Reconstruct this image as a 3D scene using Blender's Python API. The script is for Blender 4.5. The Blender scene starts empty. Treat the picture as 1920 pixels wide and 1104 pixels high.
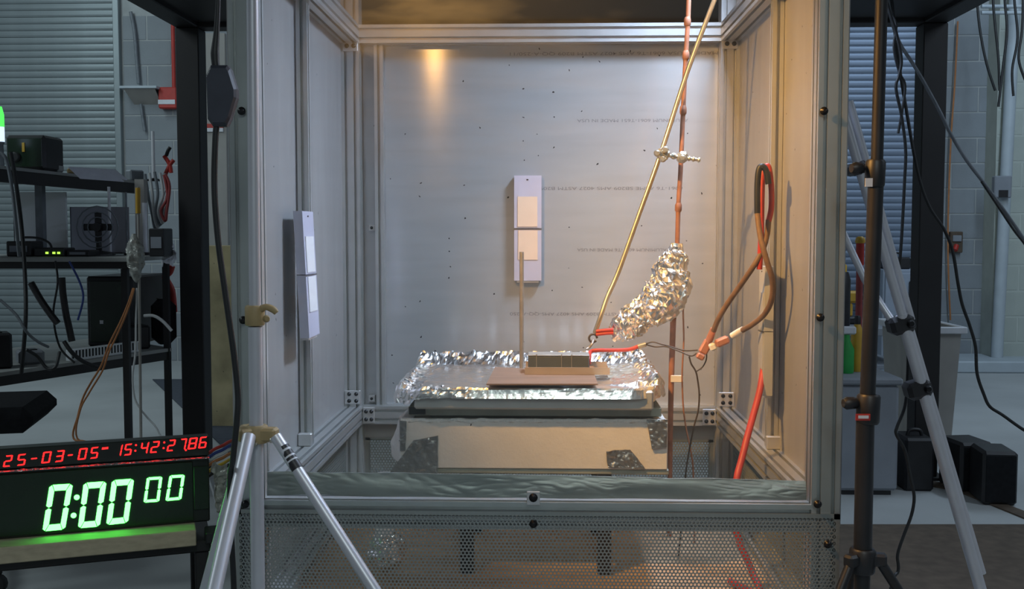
import bpy, math, random
import numpy as np
from mathutils import Vector, Matrix, noise

random.seed(7)
C = bpy.context.scene.collection
scn = bpy.context.scene
PI = math.pi

# ------------------------------------------------------------------ camera, world, lights, exposure
F = 1940.0                                   # focal length in pixels of the 1920 x 1104 frame
CAM = Vector((0, 0, 1.07))
cam_data = bpy.data.cameras.new('camera')
cam = bpy.data.objects.new('camera', cam_data)
C.objects.link(cam)
cam_data.sensor_width = 36.0
cam_data.lens = 36.0 * F / 1920.0
cam_data.clip_start = 0.05
ROT = Matrix.Rotation(math.atan(62 / F), 3, 'Z') @ Matrix.Rotation(PI / 2 - math.atan(116 / F), 3, 'X')
cam.location = CAM
cam.rotation_euler = ROT.to_euler()
scn.camera = cam

world = bpy.data.worlds.new('world')
scn.world = world
world.use_nodes = True
wbg = world.node_tree.nodes['Background']
wbg.inputs[0].default_value = (0.62, 0.74, 0.86, 1)
wbg.inputs[1].default_value = 0.15


def light(name, kind, loc, target, color, energy, **kw):
    d = bpy.data.lights.new(name, kind)
    d.color = color
    d.energy = energy
    for k, v in kw.items():
        setattr(d, k, v)
    o = bpy.data.objects.new(name, d)
    o.location = loc
    o.rotation_euler = (Vector(target) - Vector(loc)).to_track_quat('-Z', 'Y').to_euler()
    C.objects.link(o)
    return o


LAMP = Vector((-0.46, 1.58, 1.84))
light('halogen_lamp', 'SPOT', LAMP, (0.52, 2.44, 0.93), (1.0, 0.50, 0.14), 215,
      spot_size=math.radians(71), spot_blend=1.0, shadow_soft_size=0.022)
light('halogen_lamp_spill', 'SPOT', LAMP, (-0.30, 2.95, 1.50), (1.0, 0.48, 0.15), 3.2,
      spot_size=math.radians(84), spot_blend=1.0, shadow_soft_size=0.03)
# cool lamp under the roof of the hood, above the open top of the chamber
light('hood_lamp', 'AREA', (0.40, 2.44, 1.975), (-0.05, 2.45, 0.8), (0.60, 0.74, 1.0), 47,
      shape='RECTANGLE', size=0.28, size_y=0.50, spread=math.radians(128))
# unseen overhead strips lighting the room, the first added to brighten the left bench
light('unseen_strip_light', 'AREA', (-3.9, 2.4, 3.4), (-1.8, 4.4, 0.6), (0.76, 0.90, 0.95), 38,
      shape='RECTANGLE', size=0.3, size_y=1.6)
light('unseen_strip_light', 'AREA', (3.6, 2.2, 3.4), (1.8, 4.4, 0.4), (0.70, 0.84, 1.0), 30,
      shape='RECTANGLE', size=0.3, size_y=1.6)
light('unseen_strip_light', 'AREA', (0.4, -2.0, 3.6), (0.2, 1.8, 0.4), (0.78, 0.90, 0.92), 45,
      shape='RECTANGLE', size=0.5, size_y=1.6)
light('unseen_strip_light', 'AREA', (-4.2, 6.0, 3.6), (-3.6, 7.0, 0.6), (0.70, 0.88, 0.95), 35,
      shape='RECTANGLE', size=0.3, size_y=2.4)
light('unseen_strip_light', 'AREA', (3.4, 5.8, 3.6), (3.4, 7.0, 0.6), (0.62, 0.80, 1.0), 42,
      shape='RECTANGLE', size=0.3, size_y=2.4)

scn.view_settings.view_transform = 'Standard'
scn.view_settings.look = 'None'
scn.view_settings.gamma = 1
scn.view_settings.use_curve_mapping = False
scn.view_settings.exposure = 0.0


# ------------------------------------------------------------------ helpers
def at(px, py, Y):
    """world point at depth Y seen at a pixel of the 1920 x 1104 frame"""
    v = ROT @ Vector(((px - 960) / F, -(py - 552) / F, -1))
    return CAM + v * (Y / v.y)


def hit(px, py, p, n):
    """point of the plane (p, n) seen at a pixel"""
    v = ROT @ Vector(((px - 960) / F, -(py - 552) / F, -1))
    t = (Vector(p) - CAM).dot(n) / v.dot(n)
    return CAM + v * t


def V(*a):
    return Vector(a)


# ---- materials
def mat(name, col, rough=0.5, metal=0.0, var=0.12, scale=8.0, bump=0.0, bscale=60.0, stretch=None,
        aniso=0.0, tangent=None, emit=None, strength=0.0, specks=0.0, speck_col=(0.03, 0.03, 0.03), rvar=0.0,
        random_obj=0.0, spec=None, trans=0.0, coat=0.0):
    m = bpy.data.materials.new(name)
    m.use_nodes = True
    nt = m.node_tree
    N, L = nt.nodes, nt.links
    b = N['Principled BSDF']
    b.inputs['Roughness'].default_value = rough
    b.inputs['Metallic'].default_value = metal
    if spec is not None:
        b.inputs['Specular IOR Level'].default_value = spec
    if trans:
        b.inputs['Transmission Weight'].default_value = trans
    if coat:
        b.inputs['Coat Weight'].default_value = coat
    tc = N.new('ShaderNodeTexCoord')
    mp = N.new('ShaderNodeMapping')
    L.new(tc.outputs['Object'], mp.inputs['Vector'])
    if stretch:
        mp.inputs['Scale'].default_value = stretch
    nz = N.new('ShaderNodeTexNoise')
    nz.inputs['Scale'].default_value = scale
    nz.inputs['Detail'].default_value = 4
    L.new(mp.outputs['Vector'], nz.inputs['Vector'])
    ramp = N.new('ShaderNodeValToRGB')
    lo = [max(0, c * (1 - var)) for c in col]
    hi = [min(1, c * (1 + var)) for c in col]
    ramp.color_ramp.elements[0].position = 0.3
    ramp.color_ramp.elements[1].position = 0.7
    ramp.color_ramp.elements[0].color = (*lo, 1)
    ramp.color_ramp.elements[1].color = (*hi, 1)
    L.new(nz.outputs['Fac'], ramp.inputs['Fac'])
    out = ramp.outputs['Color']
    if random_obj:
        oi = N.new('ShaderNodeObjectInfo')
        mr = N.new('ShaderNodeMapRange')
        mr.inputs['To Min'].default_value = 1 - random_obj
        mr.inputs['To Max'].default_value = 1 + random_obj
        L.new(oi.outputs['Random'], mr.inputs['Value'])
        mx = N.new('ShaderNodeVectorMath')
        mx.operation = 'SCALE'
        L.new(out, mx.inputs[0])
        L.new(mr.outputs['Result'], mx.inputs['Scale'])
        out = mx.outputs['Vector']
    if specks:
        vo = N.new('ShaderNodeTexVoronoi')
        vo.voronoi_dimensions = '2D'
        vo.inputs['Scale'].default_value = 24
        n2 = N.new('ShaderNodeTexNoise')
        n2.inputs['Scale'].default_value = 90
        mixv = N.new('ShaderNodeMix')
        mixv.data_type = 'VECTOR'
        mixv.inputs['Factor'].default_value = 0.012
        sx = N.new('ShaderNodeSeparateXYZ')
        ad = N.new('ShaderNodeMath')
        cb = N.new('ShaderNodeCombineXYZ')
        L.new(tc.outputs['Object'], sx.inputs[0])
        L.new(sx.outputs['X'], ad.inputs[0])
        L.new(sx.outputs['Y'], ad.inputs[1])
        L.new(ad.outputs[0], cb.inputs['X'])
        L.new(sx.outputs['Z'], cb.inputs['Y'])
        L.new(cb.outputs[0], n2.inputs['Vector'])
        L.new(cb.outputs[0], mixv.inputs['A'])
        L.new(n2.outputs['Color'], mixv.inputs['B'])
        L.new(mixv.outputs['Result'], vo.inputs['Vector'])
        sep = N.new('ShaderNodeSeparateColor')
        L.new(vo.outputs['Color'], sep.inputs['Color'])
        gt = N.new('ShaderNodeMath')
        gt.operation = 'LESS_THAN'
        gt.inputs[1].default_value = specks
        L.new(sep.outputs['Red'], gt.inputs[0])
        lt = N.new('ShaderNodeMath')
        lt.operation = 'LESS_THAN'
        lt.inputs[1].default_value = 0.046
        L.new(vo.outputs['Distance'], lt.inputs[0])
        mu = N.new('ShaderNodeMath')
        mu.operation = 'MULTIPLY'
        L.new(gt.outputs[0], mu.inputs[0])
        L.new(lt.outputs[0], mu.inputs[1])
        mixc = N.new('ShaderNodeMix')
        mixc.data_type = 'RGBA'
        L.new(mu.outputs[0], mixc.inputs['Factor'])
        L.new(out, mixc.inputs['A'])
        mixc.inputs['B'].default_value = (*speck_col, 1)
        out = mixc.outputs['Result']
    L.new(out, b.inputs['Base Color'])
    if rvar:
        rr = N.new('ShaderNodeMapRange')
        rr.inputs['To Min'].default_value = max(0.02, rough - rvar)
        rr.inputs['To Max'].default_value = min(1, rough + rvar)
        L.new(nz.outputs['Fac'], rr.inputs['Value'])
        L.new(rr.outputs['Result'], b.inputs['Roughness'])
    if bump:
        n3 = N.new('ShaderNodeTexNoise')
        n3.inputs['Scale'].default_value = bscale
        n3.inputs['Detail'].default_value = 3
        L.new(mp.outputs['Vector'], n3.inputs['Vector'])
        bp = N.new('ShaderNodeBump')
        bp.inputs['Strength'].default_value = bump
        bp.inputs['Distance'].default_value = 0.01
        L.new(n3.outputs['Fac'], bp.inputs['Height'])
        L.new(bp.outputs['Normal'], b.inputs['Normal'])
    if aniso:
        b.inputs['Anisotropic'].default_value = aniso
        cx = N.new('ShaderNodeCombineXYZ')
        for i in range(3):
            cx.inputs[i].default_value = tangent[i]
        L.new(cx.outputs[0], b.inputs['Tangent'])
    if emit:
        b.inputs['Emission Color'].default_value = (*emit, 1)
        b.inputs['Emission Strength'].default_value = strength
    return m


M = {}
M['extrusion'] = mat('anodised_aluminium', (0.55, 0.56, 0.56), 0.38, 0.72, 0.05, 20, stretch=(1, 1, 1))
M['sheet'] = mat('brushed_aluminium_sheet', (0.56, 0.57, 0.58), 0.18, 0.5, 0.05, 5, aniso=0.88, tangent=(0, 0, 1),
                 specks=0.17, stretch=(0.6, 1, 6))
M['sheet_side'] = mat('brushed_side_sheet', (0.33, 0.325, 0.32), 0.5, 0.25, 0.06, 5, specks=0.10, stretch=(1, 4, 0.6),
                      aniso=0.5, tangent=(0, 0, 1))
M['perf'] = mat('perforated_aluminium', (0.36, 0.38, 0.36), 0.45, 0.8, 0.06, 8)
M['bracket'] = mat('bracket_aluminium', (0.62, 0.62, 0.62), 0.4, 0.7, 0.06, 30)
M['screw_dark'] = mat('black_oxide_screw', (0.02, 0.02, 0.022), 0.35, 0.6, 0.2, 40)
M['black_steel'] = mat('black_painted_steel', (0.012, 0.011, 0.012), 0.55, 0.0, 0.2, 6)
M['black_plastic'] = mat('black_plastic', (0.014, 0.014, 0.016), 0.45, 0.0, 0.25, 20)
M['switch_plastic'] = mat('slate_switch_plastic', (0.030, 0.034, 0.048), 0.5, 0.0, 0.15, 30)
M['black_rubber'] = mat('black_cable_rubber', (0.012, 0.013, 0.014), 0.5, 0.0, 0.25, 20)
M['grey_cable'] = mat('grey_cable_jacket', (0.16, 0.18, 0.20), 0.5, 0.0, 0.2, 20)
M['white_cable'] = mat('white_cable_jacket', (0.55, 0.57, 0.58), 0.5, 0.0, 0.1, 20)
M['orange_cable'] = mat('orange_cable_jacket', (0.42, 0.17, 0.06), 0.5, 0.0, 0.15, 20)
M['yellow_cable'] = mat('yellow_cable_jacket', (0.50, 0.34, 0.03), 0.5, 0.0, 0.15, 20)
M['blue_cable'] = mat('blue_cable_jacket', (0.03, 0.06, 0.25), 0.5, 0.0, 0.15, 20)
M['red_cable'] = mat('red_cable_rubber', (0.42, 0.035, 0.022), 0.45, 0.0, 0.15, 20)
M['dull_red_cable'] = mat('dull_red_cable', (0.30, 0.05, 0.05), 0.5, 0.0, 0.15, 20)
M['tan_sleeve'] = mat('tan_heat_sleeve', (0.17, 0.095, 0.05), 0.6, 0.0, 0.2, 60)
M['copper_lug'] = mat('copper_connector', (0.62, 0.26, 0.16), 0.4, 0.45, 0.15, 60)
M['white_tape'] = mat('white_tape', (0.75, 0.70, 0.62), 0.6, 0.0, 0.08, 30)
M['foil'] = mat('aluminium_foil', (0.80, 0.80, 0.80), 0.22, 1.0, 0.04, 30, bump=0.5, bscale=90)
M['foil_matt'] = mat('crumpled_foil', (0.94, 0.92, 0.89), 0.24, 1.0, 0.04, 30, bump=0.06, bscale=60)
M['foil_shaded'] = mat('shaded_foil', (0.32, 0.335, 0.315), 0.46, 0.8, 0.10, 14, bump=0.05, bscale=40)  # foil coloured dull grey-green for standing out of the light
M['foil_tape'] = mat('foil_tape', (0.36, 0.36, 0.35), 0.35, 0.9, 0.10, 30, bump=0.3, bscale=50)
M['board'] = mat('ceramic_fibre_board', (0.70, 0.66, 0.62), 0.85, 0.0, 0.05, 12, bump=0.1, bscale=120, specks=0.03)
M['fibre'] = mat('white_ceramic_fibre', (0.70, 0.68, 0.66), 0.95, 0.0, 0.08, 60, bump=0.5, bscale=140)
M['dark_plate'] = mat('oxidised_steel_plate', (0.36, 0.37, 0.31), 0.55, 0.4, 0.2, 10)
M['pan_steel'] = mat('pan_steel', (0.50, 0.50, 0.48), 0.5, 0.4, 0.1, 10)
M['rust_plate'] = mat('copper_brown_plate', (0.22, 0.15, 0.11), 0.55, 0.3, 0.15, 18, stretch=(0.4, 3, 1))
M['channel'] = mat('steel_channel', (0.46, 0.38, 0.31), 0.45, 0.6, 0.08, 20)
M['cell'] = mat('battery_case', (0.085, 0.095, 0.10), 0.5, 0.3, 0.1, 40)
M['cell_top'] = mat('battery_lid', (0.26, 0.27, 0.27), 0.45, 0.4, 0.1, 40)
M['zinc_rod'] = mat('zinc_threaded_rod', (0.34, 0.31, 0.27), 0.45, 0.7, 0.1, 60)
M['gold_tint_metal'] = mat('silver_tube', (0.60, 0.50, 0.34), 0.30, 0.9, 0.05, 40)  # silver tube given the gold of the warm lamplight; the ferrule is brass
M['rust_rod'] = mat('rusty_rod', (0.30, 0.13, 0.08), 0.6, 0.1, 0.25, 40)
M['clamp_metal'] = mat('clamp_metal', (0.58, 0.55, 0.46), 0.35, 0.85, 0.15, 50)
M['thin_wire'] = mat('thin_dark_wire', (0.06, 0.045, 0.035), 0.5, 0.2, 0.2, 50)
M['copper_wire'] = mat('copper_wire', (0.35, 0.16, 0.09), 0.5, 0.3, 0.2, 50)
M['lavender'] = mat('coated_plate', (0.46, 0.46, 0.57), 0.5, 0.0, 0.04, 20)
M['beige'] = mat('beige_target', (0.72, 0.57, 0.44), 0.75, 0.0, 0.03, 30)
M['white_target'] = mat('white_target', (0.72, 0.72, 0.74), 0.7, 0.0, 0.03, 30)
M['plywood'] = mat('brown_plywood', (0.42, 0.28, 0.16), 0.8, 0.0, 0.25, 9, stretch=(0.7, 3, 1))
M['pine'] = mat('pine_timber', (0.42, 0.36, 0.25), 0.7, 0.0, 0.12, 10, stretch=(1, 10, 10))
M['stand_silver'] = mat('stand_silver_tube', (0.58, 0.585, 0.63), 0.42, 0.5, 0.03, 30)
M['tan_plastic'] = mat('tan_plastic', (0.34, 0.25, 0.12), 0.55, 0.0, 0.1, 40)
M['concrete_floor'] = mat('concrete_floor', (0.40, 0.42, 0.42), 0.55, 0.0, 0.14, 1.3, bump=0.03, bscale=20)
M['mortar'] = mat('mortar', (0.36, 0.38, 0.38), 0.9, 0.0, 0.1, 10)
M['mortar_pale'] = mat('pale_mortar', (0.44, 0.48, 0.44), 0.9, 0.0, 0.06, 10)
M['block'] = mat('painted_block', (0.24, 0.265, 0.285), 0.8, 0.0, 0.06, 6, bump=0.15, bscale=90, random_obj=0.06)
M['block_pale'] = mat('pale_painted_block', (0.40, 0.44, 0.40), 0.8, 0.0, 0.05, 6, bump=0.12, bscale=90, random_obj=0.04)
M['slat'] = mat('door_slat_steel', (0.24, 0.28, 0.29), 0.42, 0.35, 0.06, 6)
M['slat_blue'] = mat('blue_door_slat', (0.20, 0.25, 0.33), 0.45, 0.35, 0.06, 6)
M['jamb'] = mat('door_jamb', (0.33, 0.38, 0.46), 0.5, 0.2, 0.06, 10)
M['shelf_top'] = mat('shelf_laminate', (0.30, 0.31, 0.30), 0.6, 0.0, 0.1, 10)
M['paper'] = mat('paper', (0.62, 0.63, 0.70), 0.8, 0.0, 0.05, 20)
M['white_panel'] = mat('white_panel', (0.78, 0.82, 0.84), 0.6, 0.0, 0.05, 6)
M['lavender_panel'] = mat('lavender_panel', (0.38, 0.39, 0.46), 0.6, 0.0, 0.05, 6)
M['fabric_black'] = mat('black_fabric', (0.012, 0.013, 0.015), 0.95, 0.0, 0.2, 60, spec=0.2)
M['red_paint'] = mat('red_paint', (0.42, 0.03, 0.02), 0.5, 0.0, 0.1, 20)
M['white_paint'] = mat('white_paint', (0.62, 0.64, 0.68), 0.5, 0.0, 0.06, 20)
M['tan_sheet'] = mat('scorched_tan_sheet', (0.46, 0.39, 0.22), 0.8, 0.0, 0.25, 7, specks=0.1)
M['mat_dark'] = mat('dark_floor_mat', (0.055, 0.065, 0.085), 0.9, 0.0, 0.12, 30, bump=0.3, bscale=80)
M['mat_red'] = mat('red_floor_mat', (0.22, 0.085, 0.085), 0.9, 0.0, 0.15, 30)
M['crinkle'] = mat('crinkled_wrap', (0.36, 0.37, 0.34), 0.3, 0.2, 0.3, 60, bump=0.4, bscale=60)
M['bin_grey'] = mat('grey_bin_plastic', (0.22, 0.24, 0.27), 0.6, 0.0, 0.08, 8)
M['bin_beige'] = mat('beige_bin_plastic', (0.32, 0.31, 0.29), 0.6, 0.0, 0.08, 8)
M['green_plastic'] = mat('green_plastic', (0.02, 0.30, 0.06), 0.4, 0.0, 0.1, 20)
M['yellow_plastic'] = mat('yellow_plastic', (0.55, 0.32, 0.03), 0.45, 0.0, 0.1, 20)
M['blue_plastic'] = mat('blue_plastic', (0.07, 0.09, 0.30), 0.35, 0.0, 0.1, 20)
M['brown_wood'] = mat('brown_timber', (0.09, 0.065, 0.045), 0.8, 0.0, 0.25, 20)
M['conduit'] = mat('painted_conduit', (0.42, 0.48, 0.52), 0.5, 0.0, 0.05, 10)
M['print_ink'] = mat('grey_print_ink', (0.13, 0.13, 0.14), 0.7, 0.0, 0.1, 100)
M['clock_black'] = mat('clock_case', (0.012, 0.016, 0.013), 0.35, 0.0, 0.2, 10)
M['clock_face'] = mat('glow_tinted_face', (0.008, 0.022, 0.010), 0.25, 0.0, 0.2, 10)  # green in the black stands for the glow of the lit digits
M['led_green'] = mat('green_led_segment', (0.5, 1, 0.55), 0.5, emit=(0.07, 1.0, 0.085), strength=8)
M['led_red'] = mat('red_led_segment', (1, 0.05, 0.05), 0.5, emit=(1.0, 0.012, 0.012), strength=2.4)
M['led_off'] = mat('unlit_segment', (0.04, 0.03, 0.03), 0.4)
M['led_small'] = mat('small_green_led', (0.4, 1, 0.1), 0.5, emit=(0.45, 1.0, 0.08), strength=1.6)
M['led_beacon'] = mat('green_beacon_glow', (0.1, 0.9, 0.1), 0.5, emit=(0.08, 1.0, 0.10), strength=1.5)
M['led_white'] = mat('white_led', (0.7, 0.8, 1), 0.5, emit=(0.6, 0.75, 1.0), strength=1.3)

# clear front sheet: mostly see-through, mirror-like towards grazing angles
gm = bpy.data.materials.new('clear_polycarbonate')
gm.use_nodes = True
nt = gm.node_tree
nt.nodes.clear()
go = nt.nodes.new('ShaderNodeOutputMaterial')
gx = nt.nodes.new('ShaderNodeMixShader')
gt_ = nt.nodes.new('ShaderNodeBsdfTransparent')
gt_.inputs[0].default_value = (0.955, 0.97, 0.96, 1)
gg = nt.nodes.new('ShaderNodeBsdfGlossy')
gg.inputs['Roughness'].default_value = 0.06
glw = nt.nodes.new('ShaderNodeLayerWeight')       # mirror share of a thin sheet, the same from both sides
glw.inputs['Blend'].default_value = 0.5
gpw = nt.nodes.new('ShaderNodeMath')
gpw.operation = 'POWER'
gpw.inputs[1].default_value = 5
nt.links.new(glw.outputs['Facing'], gpw.inputs[0])
gf = nt.nodes.new('ShaderNodeMath')
gf.operation = 'MULTIPLY_ADD'
gf.inputs[1].default_value = 0.9
gf.inputs[2].default_value = 0.035
nt.links.new(gpw.outputs[0], gf.inputs[0])
gd = nt.nodes.new('ShaderNodeBsdfDiffuse')
gd.inputs[0].default_value = (0.5, 0.52, 0.48, 1)
gx2 = nt.nodes.new('ShaderNodeMixShader')
tcn = nt.nodes.new('ShaderNodeTexCoord')
mpn = nt.nodes.new('ShaderNodeMapping')
mpn.inputs['Scale'].default_value = (1.4, 1, 5)
nzn = nt.nodes.new('ShaderNodeTexNoise')
nzn.inputs['Scale'].default_value = 4
nzn.inputs['Detail'].default_value = 5
rpn = nt.nodes.new('ShaderNodeMapRange')
rpn.inputs['From Min'].default_value = 0.45
rpn.inputs['From Max'].default_value = 0.75
rpn.inputs['To Min'].default_value = 0.008
rpn.inputs['To Max'].default_value = 0.03
nt.links.new(tcn.outputs['Object'], mpn.inputs['Vector'])
nt.links.new(mpn.outputs['Vector'], nzn.inputs['Vector'])
nt.links.new(nzn.outputs['Fac'], rpn.inputs['Value'])
nt.links.new(gf.outputs[0], gx.inputs[0])
nt.links.new(gt_.outputs[0], gx.inputs[1])
nt.links.new(gg.outputs[0], gx.inputs[2])
nt.links.new(rpn.outputs['Result'], gx2.inputs[0])
nt.links.new(gx.outputs[0], gx2.inputs[1])
nt.links.new(gd.outputs[0], gx2.inputs[2])
nt.links.new(gx2.outputs[0], go.inputs['Surface'])
M['pane'] = gm


# ---- mesh building
class MB:
    def __init__(s):
        s.v, s.f, s.sm = [], [], []

    def add(s, verts, faces, smooth=False):
        o = len(s.v)
        s.v += [tuple(p) for p in verts]
        s.f += [tuple(i + o for i in f) for f in faces]
        s.sm += [smooth] * len(faces)
        return s

    def box(s, x0, x1, y0, y1, z0, z1, bevel=0.0):
        if x1 < x0: x0, x1 = x1, x0
        if y1 < y0: y0, y1 = y1, y0
        if z1 < z0: z0, z1 = z1, z0
        return s.obox(V((x0 + x1) / 2, (y0 + y1) / 2, (z0 + z1) / 2), (x1 - x0, y1 - y0, z1 - z0), None, bevel)

    def obox(s, c, size, R=None, bevel=0.0):
        """box of full size `size`, its edges chamfered by `bevel`"""
        hx, hy, hz = [d / 2 for d in size]
        b = min(bevel, hx * 0.9, hy * 0.9, hz * 0.9)
        c = Vector(c)
        if b <= 0:
            P = [V(x, y, z) for z in (-hz, hz) for y in (-hy, hy) for x in (-hx, hx)]
            Fs = [(0, 2, 3, 1), (4, 5, 7, 6), (0, 1, 5, 4), (2, 6, 7, 3), (0, 4, 6, 2), (1, 3, 7, 5)]
        else:
            P, idx = [], {}
            for sx in (-1, 1):
                for sy in (-1, 1):
                    for sz in (-1, 1):
                        for k in range(3):
                            q = [sx * (hx - b), sy * (hy - b), sz * (hz - b)]
                            q[k] += (sx, sy, sz)[k] * b
                            idx[(sx, sy, sz, k)] = len(P)
                            P.append(V(*q))
            g = lambda a, b_, c_, k: idx[(a, b_, c_, k)]
            Fs = []
            for q in (-1, 1):
                Fs.append(tuple(g(q, a, b_, 0) for a, b_ in ((-1, -1), (1, -1), (1, 1), (-1, 1))))
                Fs.append(tuple(g(a, q, b_, 1) for a, b_ in ((-1, -1), (1, -1), (1, 1), (-1, 1))))
                Fs.append(tuple(g(a, b_, q, 2) for a, b_ in ((-1, -1), (1, -1), (1, 1), (-1, 1))))
            for a in (-1, 1):
                for b_ in (-1, 1):
                    Fs.append((g(a, b_, -1, 0), g(a, b_, 1, 0), g(a, b_, 1, 1), g(a, b_, -1, 1)))
                    Fs.append((g(a, -1, b_, 0), g(a, 1, b_, 0), g(a, 1, b_, 2), g(a, -1, b_, 2)))
                    Fs.append((g(-1, a, b_, 1), g(1, a, b_, 1), g(1, a, b_, 2), g(-1, a, b_, 2)))
            for sx in (-1, 1):
                for sy in (-1, 1):
                    for sz in (-1, 1):
                        Fs.append(tuple(g(sx, sy, sz, k) for k in range(3)))
        if R is not None:
            P = [R @ p for p in P]
        return s.add([p + c for p in P], Fs)

    def cyl(s, p0, p1, r0, r1=None, n=14, caps=True):
        r1 = r0 if r1 is None else r1
        p0, p1 = Vector(p0), Vector(p1)
        q = (p1 - p0).to_track_quat('Z', 'Y')
        vs = []
        for p, r in ((p0, r0), (p1, r1)):
            for i in range(n):
                a = 2 * PI * i / n
                vs.append(p + q @ V(math.cos(a) * r, math.sin(a) * r, 0))
        s.add(vs, [(i, (i + 1) % n, n + (i + 1) % n, n + i) for i in range(n)], True)
        if caps:
            s.add(vs[:n], [tuple(reversed(range(n)))])
            s.add(vs[n:], [tuple(range(n))])
        return s

    def tube(s, pts, r, n=8, sub=6, smooth=True, caps=True):
        """swept tube through the points; r is a number or one radius per point"""
        pts = [Vector(p) for p in pts]
        rs = [r] * len(pts) if not hasattr(r, '__len__') else list(r)
        P, Rr = [], []
        m = len(pts)
        if sub > 1 and m > 2:
            for i in range(m - 1):
                a, b, c, d = pts[max(i - 1, 0)], pts[i], pts[i + 1], pts[min(i + 2, m - 1)]
                for k in range(sub):
                    t = k / sub
                    P.append(0.5 * ((2 * b) + (c - a) * t + (2 * a - 5 * b + 4 * c - d) * t * t
                                    + (3 * b - a - 3 * c + d) * t ** 3))
                    Rr.append(rs[i] * (1 - t) + rs[i + 1] * t)
            P.append(pts[-1]); Rr.append(rs[-1])
        else:
            P, Rr = pts, rs
        q = None
        vs = []
        for i, p in enumerate(P):
            d = (P[min(i + 1, len(P) - 1)] - P[max(i - 1, 0)])
            if d.length < 1e-9: d = V(0, 0, 1)
            d.normalize()
            if q is None:
                q = d.to_track_quat('Z', 'Y'); last = d
            else:
                q = last.rotation_difference(d) @ q; last = d
            for k in range(n):
                a = 2 * PI * k / n
                vs.append(p + q @ V(math.cos(a) * Rr[i], math.sin(a) * Rr[i], 0))
        fs = []
        for i in range(len(P) - 1):
            for k in range(n):
                fs.append((i * n + k, i * n + (k + 1) % n, (i + 1) * n + (k + 1) % n, (i + 1) * n + k))
        s.add(vs, fs, smooth)
        if caps:
            s.add(vs[:n], [tuple(reversed(range(n)))])
            s.add(vs[-n:], [tuple(range(n))])
        return s

    def lathe(s, base, prof, n=20, axis=None, smooth=True):
        """prof: (radius, height) pairs from the bottom up"""
        q = Vector(axis).to_track_quat('Z', 'Y') if axis is not None else None
        vs = []
        for r, h in prof:
            for i in range(n):
                a = 2 * PI * i / n
                p = V(math.cos(a) * r, math.sin(a) * r, h)
                vs.append(Vector(base) + (q @ p if q else p))
        m = len(prof)
        s.add(vs, [(j * n + i, j * n + (i + 1) % n, (j + 1) * n + (i + 1) % n, (j + 1) * n + i)
                   for j in range(m - 1) for i in range(n)], smooth)
        s.add(vs[:n], [tuple(reversed(range(n)))])
        s.add(vs[-n:], [tuple(range(n))])
        return s

    def prism(s, poly, d):
        """polygon (3-D points) pushed along the vector d"""
        n = len(poly)
        a = [Vector(p) for p in poly]
        b = [p + Vector(d) for p in a]
        return s.add(a + b, [tuple(reversed(range(n))), tuple(range(n, 2 * n))] +
                     [(i, (i + 1) % n, n + (i + 1) % n, n + i) for i in range(n)])

    def build(s, name, m, parent=None, kind=None):
        me = bpy.data.meshes.new(name)
        me.from_pydata(s.v, [], s.f)
        me.polygons.foreach_set('use_smooth', s.sm)
        me.validate()
        me.update()
        o = bpy.data.objects.new(name, me)
        C.objects.link(o)
        me.materials.append(M[m] if isinstance(m, str) else m)
        if parent is not None:
            adopt(o, parent)
        if kind:
            o['kind'] = kind
        return o


ORG = {}


def world_loc(o):
    return ORG.get(o.name, Vector((0, 0, 0)))


def adopt(o, parent):
    o.parent = parent
    o.matrix_parent_inverse = Matrix.Translation(-world_loc(parent))


def tag(o, label, cat, group=None):
    o['label'] = label
    o['category'] = cat
    if group:
        o['group'] = group
    return o


def thing(name, label, cat, loc=(0, 0, 0), group=None):
    o = bpy.data.objects.new(name, None)
    C.objects.link(o)
    o.empty_display_size = 0.05
    o.location = loc
    ORG[o.name] = Vector(loc)
    return tag(o, label, cat, group)


def struct(o):
    o['kind'] = 'structure'
    return o


IN = 0.0254


def profile(n, sw=0.0038, sd=0.0110):
    """outline of a slotted aluminium profile, n inches square"""
    h = n * IN / 2
    side = [(-h, -h)]
    for i in range(n):
        c = -h + IN * (i + 0.5)
        side += [(c - sw, -h), (c - sw, -h + sd), (c + sw, -h + sd), (c + sw, -h)]
    pts = []
    for k in range(4):
        a = k * PI / 2
        for x, y in side:
            pts.append((x * math.cos(a) - y * math.sin(a), x * math.sin(a) + y * math.cos(a)))
    return pts


def extrusion(name, axis, a, b, c1, c2, n, parent, m='extrusion'):
    """profile along an axis from a to b, centred on the other two coordinates c1, c2"""
    pr = profile(n)
    k = len(pr)
    mk = {'x': lambda u, v, t: (t, c1 + u, c2 + v), 'y': lambda u, v, t: (c1 + u, t, c2 + v),
          'z': lambda u, v, t: (c1 + u, c2 + v, t)}[axis]
    vs = [mk(u, v, t) for t in (a, b) for u, v in pr]
    mb = MB()
    mb.add(vs, [(i, (i + 1) % k, k + (i + 1) % k, k + i) for i in range(k)])
    mb.add(vs[:k], [tuple(reversed(range(k)))])
    mb.add(vs[k:], [tuple(range(k))])
    return mb.build(name, m, parent)


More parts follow.
